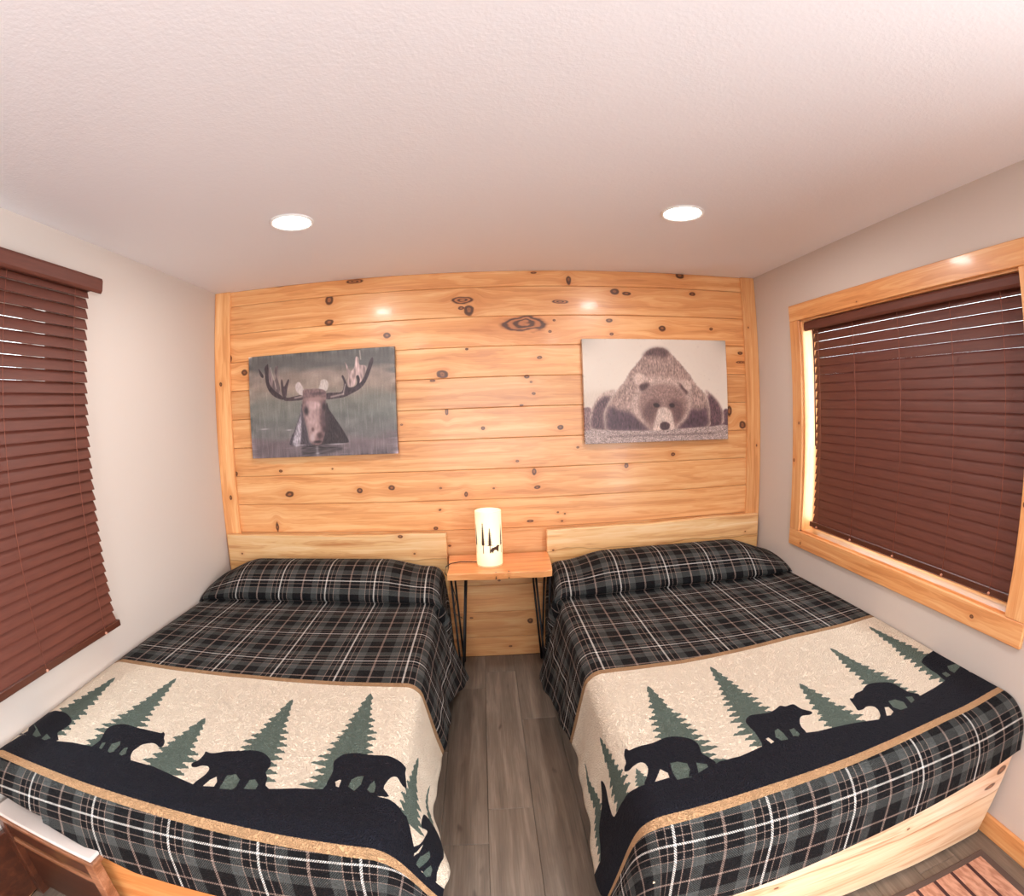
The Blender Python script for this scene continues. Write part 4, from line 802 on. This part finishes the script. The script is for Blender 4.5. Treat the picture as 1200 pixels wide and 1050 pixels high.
for (cx, cy, sx, sy) in ((1.565, -.35, -1, -1), (2.035, -.35, 1, -1), (1.565, -.09, -1, 1), (2.035, -.09, 1, 1)):
    lg = empty('leg', (cx-1.795, cy+.23, 0)); lg.parent = ns
    bm = bmesh.new(); add_box(bm, (-.045, -.03, .674), (.045, .03, .678))
    fx, fy = -sx*-.012, sy*.012
    add_tube(bm, [(-.040, 0, .676), (fx-.004, fy, .05), (fx-.003, fy, .008), (fx, fy, .005), (fx+.003, fy, .008), (fx+.004, fy, .05), (.040, 0, .676)], .006, 8)
    o = bm_obj('hairpin_rod', bm, M_BLACK, lg, True)

# ------------------------------------------------------------------ table lamp
LX, LY, LZ = 1.745, -.25, .720
lp = tag(empty('table_lamp', (LX, LY, LZ)), 'glowing cream cylinder lamp printed with trees and a bear, on the nightstand', 'table lamp')
def shade_mat():
    n = NT('lit_cream_shade'); o = n.xyz(n.obj()); 
    c = n.ramp(n.range(o[2], .0, .33, 0, 1, False), [(0, (1., .62, .26)), (.22, (1., .80, .46)), (.55, (1., .86, .55)), (1, (1., .80, .50))])
    k = n.range(n.math('ABSOLUTE', n.math('SUBTRACT', o[2], .16)), 0, .17, .62, .50)
    return n.set(Base_Color=s2l((240, 225, 190)), Roughness=.5, Emission_Color=c, Emission_Strength=k)
M_SH = shade_mat(); R = .0735
lathe('lamp_shade', [(R, .012), (R, .318), (R-.0025, .320), (R-.0045, .318), (R-.0045, .012)], M_SH, lp, 56, (0, 0, 0), True)
lathe('lamp_base', [(R-.006, 0), (R-.002, .002), (R-.002, .011), (R-.008, .014), (.02, .016)], emit('amber_lit_glass_base', (1., .66, .32), .8), lp, 48)
lathe('bulb', [(.004, .15), (.016, .155), (.026, .175), (.030, .195), (.026, .215), (.014, .232), (.003, .238)], emit('lit_bulb', (1., .8, .5), 12), lp, 24)
lathe('socket', [(.012, .012), (.012, .14), (.016, .148), (.004, .150)], M_BLACK, lp, 20)
M_PRINT = plain('brown_print', s2l((70, 40, 22)), .7)
def decal(name, polys, w0=0.):
    bm = bmesh.new()
    for poly in polys:
        # fill the outline first, then cut it into narrow strips and wrap it round the shade
        vs = [bm.verts.new((x, 0, z)) for x, z in poly]; bm.faces.new(vs)
    bmesh.ops.triangulate(bm, faces=bm.faces)
    for k in range(-12, 13):
        bmesh.ops.bisect_plane(bm, geom=bm.verts[:]+bm.edges[:]+bm.faces[:], plane_co=(k*.01, 0, 0), plane_no=(1, 0, 0))
    for v in bm.verts:
        an = -math.pi/2+(v.co.x+w0)/R; v.co = Vector(((R+.0012)*math.cos(an), (R+.0012)*math.sin(an), v.co.z))
    return bm_obj(name, bm, M_PRINT, lp)
def thin_tree(cx, z0, z1, hw, seed, bare=.3):
    rng = random.Random(seed); n = 12; hw *= 1.25; out = []; zs = z0+(z1-z0)*bare
    polys = [[(cx-.0022, z0), (cx+.0022, z0), (cx+.0012, z1), (cx-.0012, z1)], [(cx-hw*.45, zs), (cx+hw*.45, zs), (cx, z1-.004)]]
    for i in range(n):
        z = zs+(z1-zs)*i/n; w = hw*(1-i/n)**.6*rng.uniform(.7, 1.15)+.001; h = (z1-zs)/n*.75
        polys.append([(cx-w, z-h*.25), (cx+w*rng.uniform(.8, 1.1), z-h*.1), (cx+w*.4, z+h*.55), (cx-w*.35, z+h*.55)])
    return polys
decal('tree_print', thin_tree(-.034, .085, .262, .013, 1, .28)); decal('tree_print', thin_tree(.004, .09, .232, .014, 2, .30)); decal('tree_print', thin_tree(.078, .08, .245, .012, 3, .3)); decal('tree_print', thin_tree(-.088, .08, .25, .013, 4, .3))
bear2d = [(0, .0), (.004, .012), (.004, .022), (.010, .030), (.022, .033), (.034, .036), (.042, .041), (.049, .041), (.051, .044), (.054, .041), (.060, .038), (.060, .035), (.052, .031), (.047, .026), (.047, .018), (.052, .008), (.050, .005), (.044, .006), (.040, .014), (.032, .017), (.024, .016), (.018, .006), (.020, .001), (.014, .0), (.011, .010), (.006, .004), (.005, .0)]
decal('bear_print', [[(x-.001, z*1.0+.088) for x, z in bear2d]], .004)
tube('power_cord', [(LX-.066, LY+.02, LZ+.012), (LX-.10, LY+.05, LZ+.006), (LX-.17, LY+.06, LZ+.005), (LX-.225, LY+.02, LZ+.008), (LX-.251, LY-.03, LZ+.004), (LX-.256, LY-.05, LZ-.03), (LX-.235, LY+.05, LZ-.10), (LX-.215, LY+.12, LZ-.25), (LX-.24, LY+.16, LZ-.36), (LX-.19, LY+.21, LZ-.42)], .0028, plain('black_cord', s2l((30, 22, 20)), .5), lp, 6)

# ------------------------------------------------------------------ striped rug
def rug_mat():
    n = NT('striped_rug'); o = n.xyz(n.obj())
    q = n.math('FRACT', n.math('DIVIDE', n.math('ADD', o[0], 10.306), .085)); st = n.math('LESS_THAN', q, .17)
    t = n.noise(n.vec(n.math('MULTIPLY', o[0], 26.), n.math('ADD', n.math('MULTIPLY', o[1], 9.), n.math('MULTIPLY', o[0], 12.)), 0.), 2.2, 3)
    c = n.mix(n.range(t, .35, .65), s2l((204, 152, 126)), s2l((168, 116, 92))); c = n.mix(st, c, s2l((66, 34, 32)))
    ed = n.math('MAXIMUM', n.math('GREATER_THAN', n.math('ABSOLUTE', o[0]), 1.71-.032), n.math('GREATER_THAN', n.math('ABSOLUTE', o[1]), .75-.026))
    c = n.mix(ed, c, s2l((88, 70, 62))); n.bump(n.noise(n.obj(), 380., 3), .6, .003); return n.set(Base_Color=c, Roughness=.95)
rg = box('rug', (.04, -3.775, .0005), (3.46, -2.275, .010), rug_mat(), None, .003)
tag(rg, 'terracotta rug with dark stripes on the floor before the beds', 'rug')
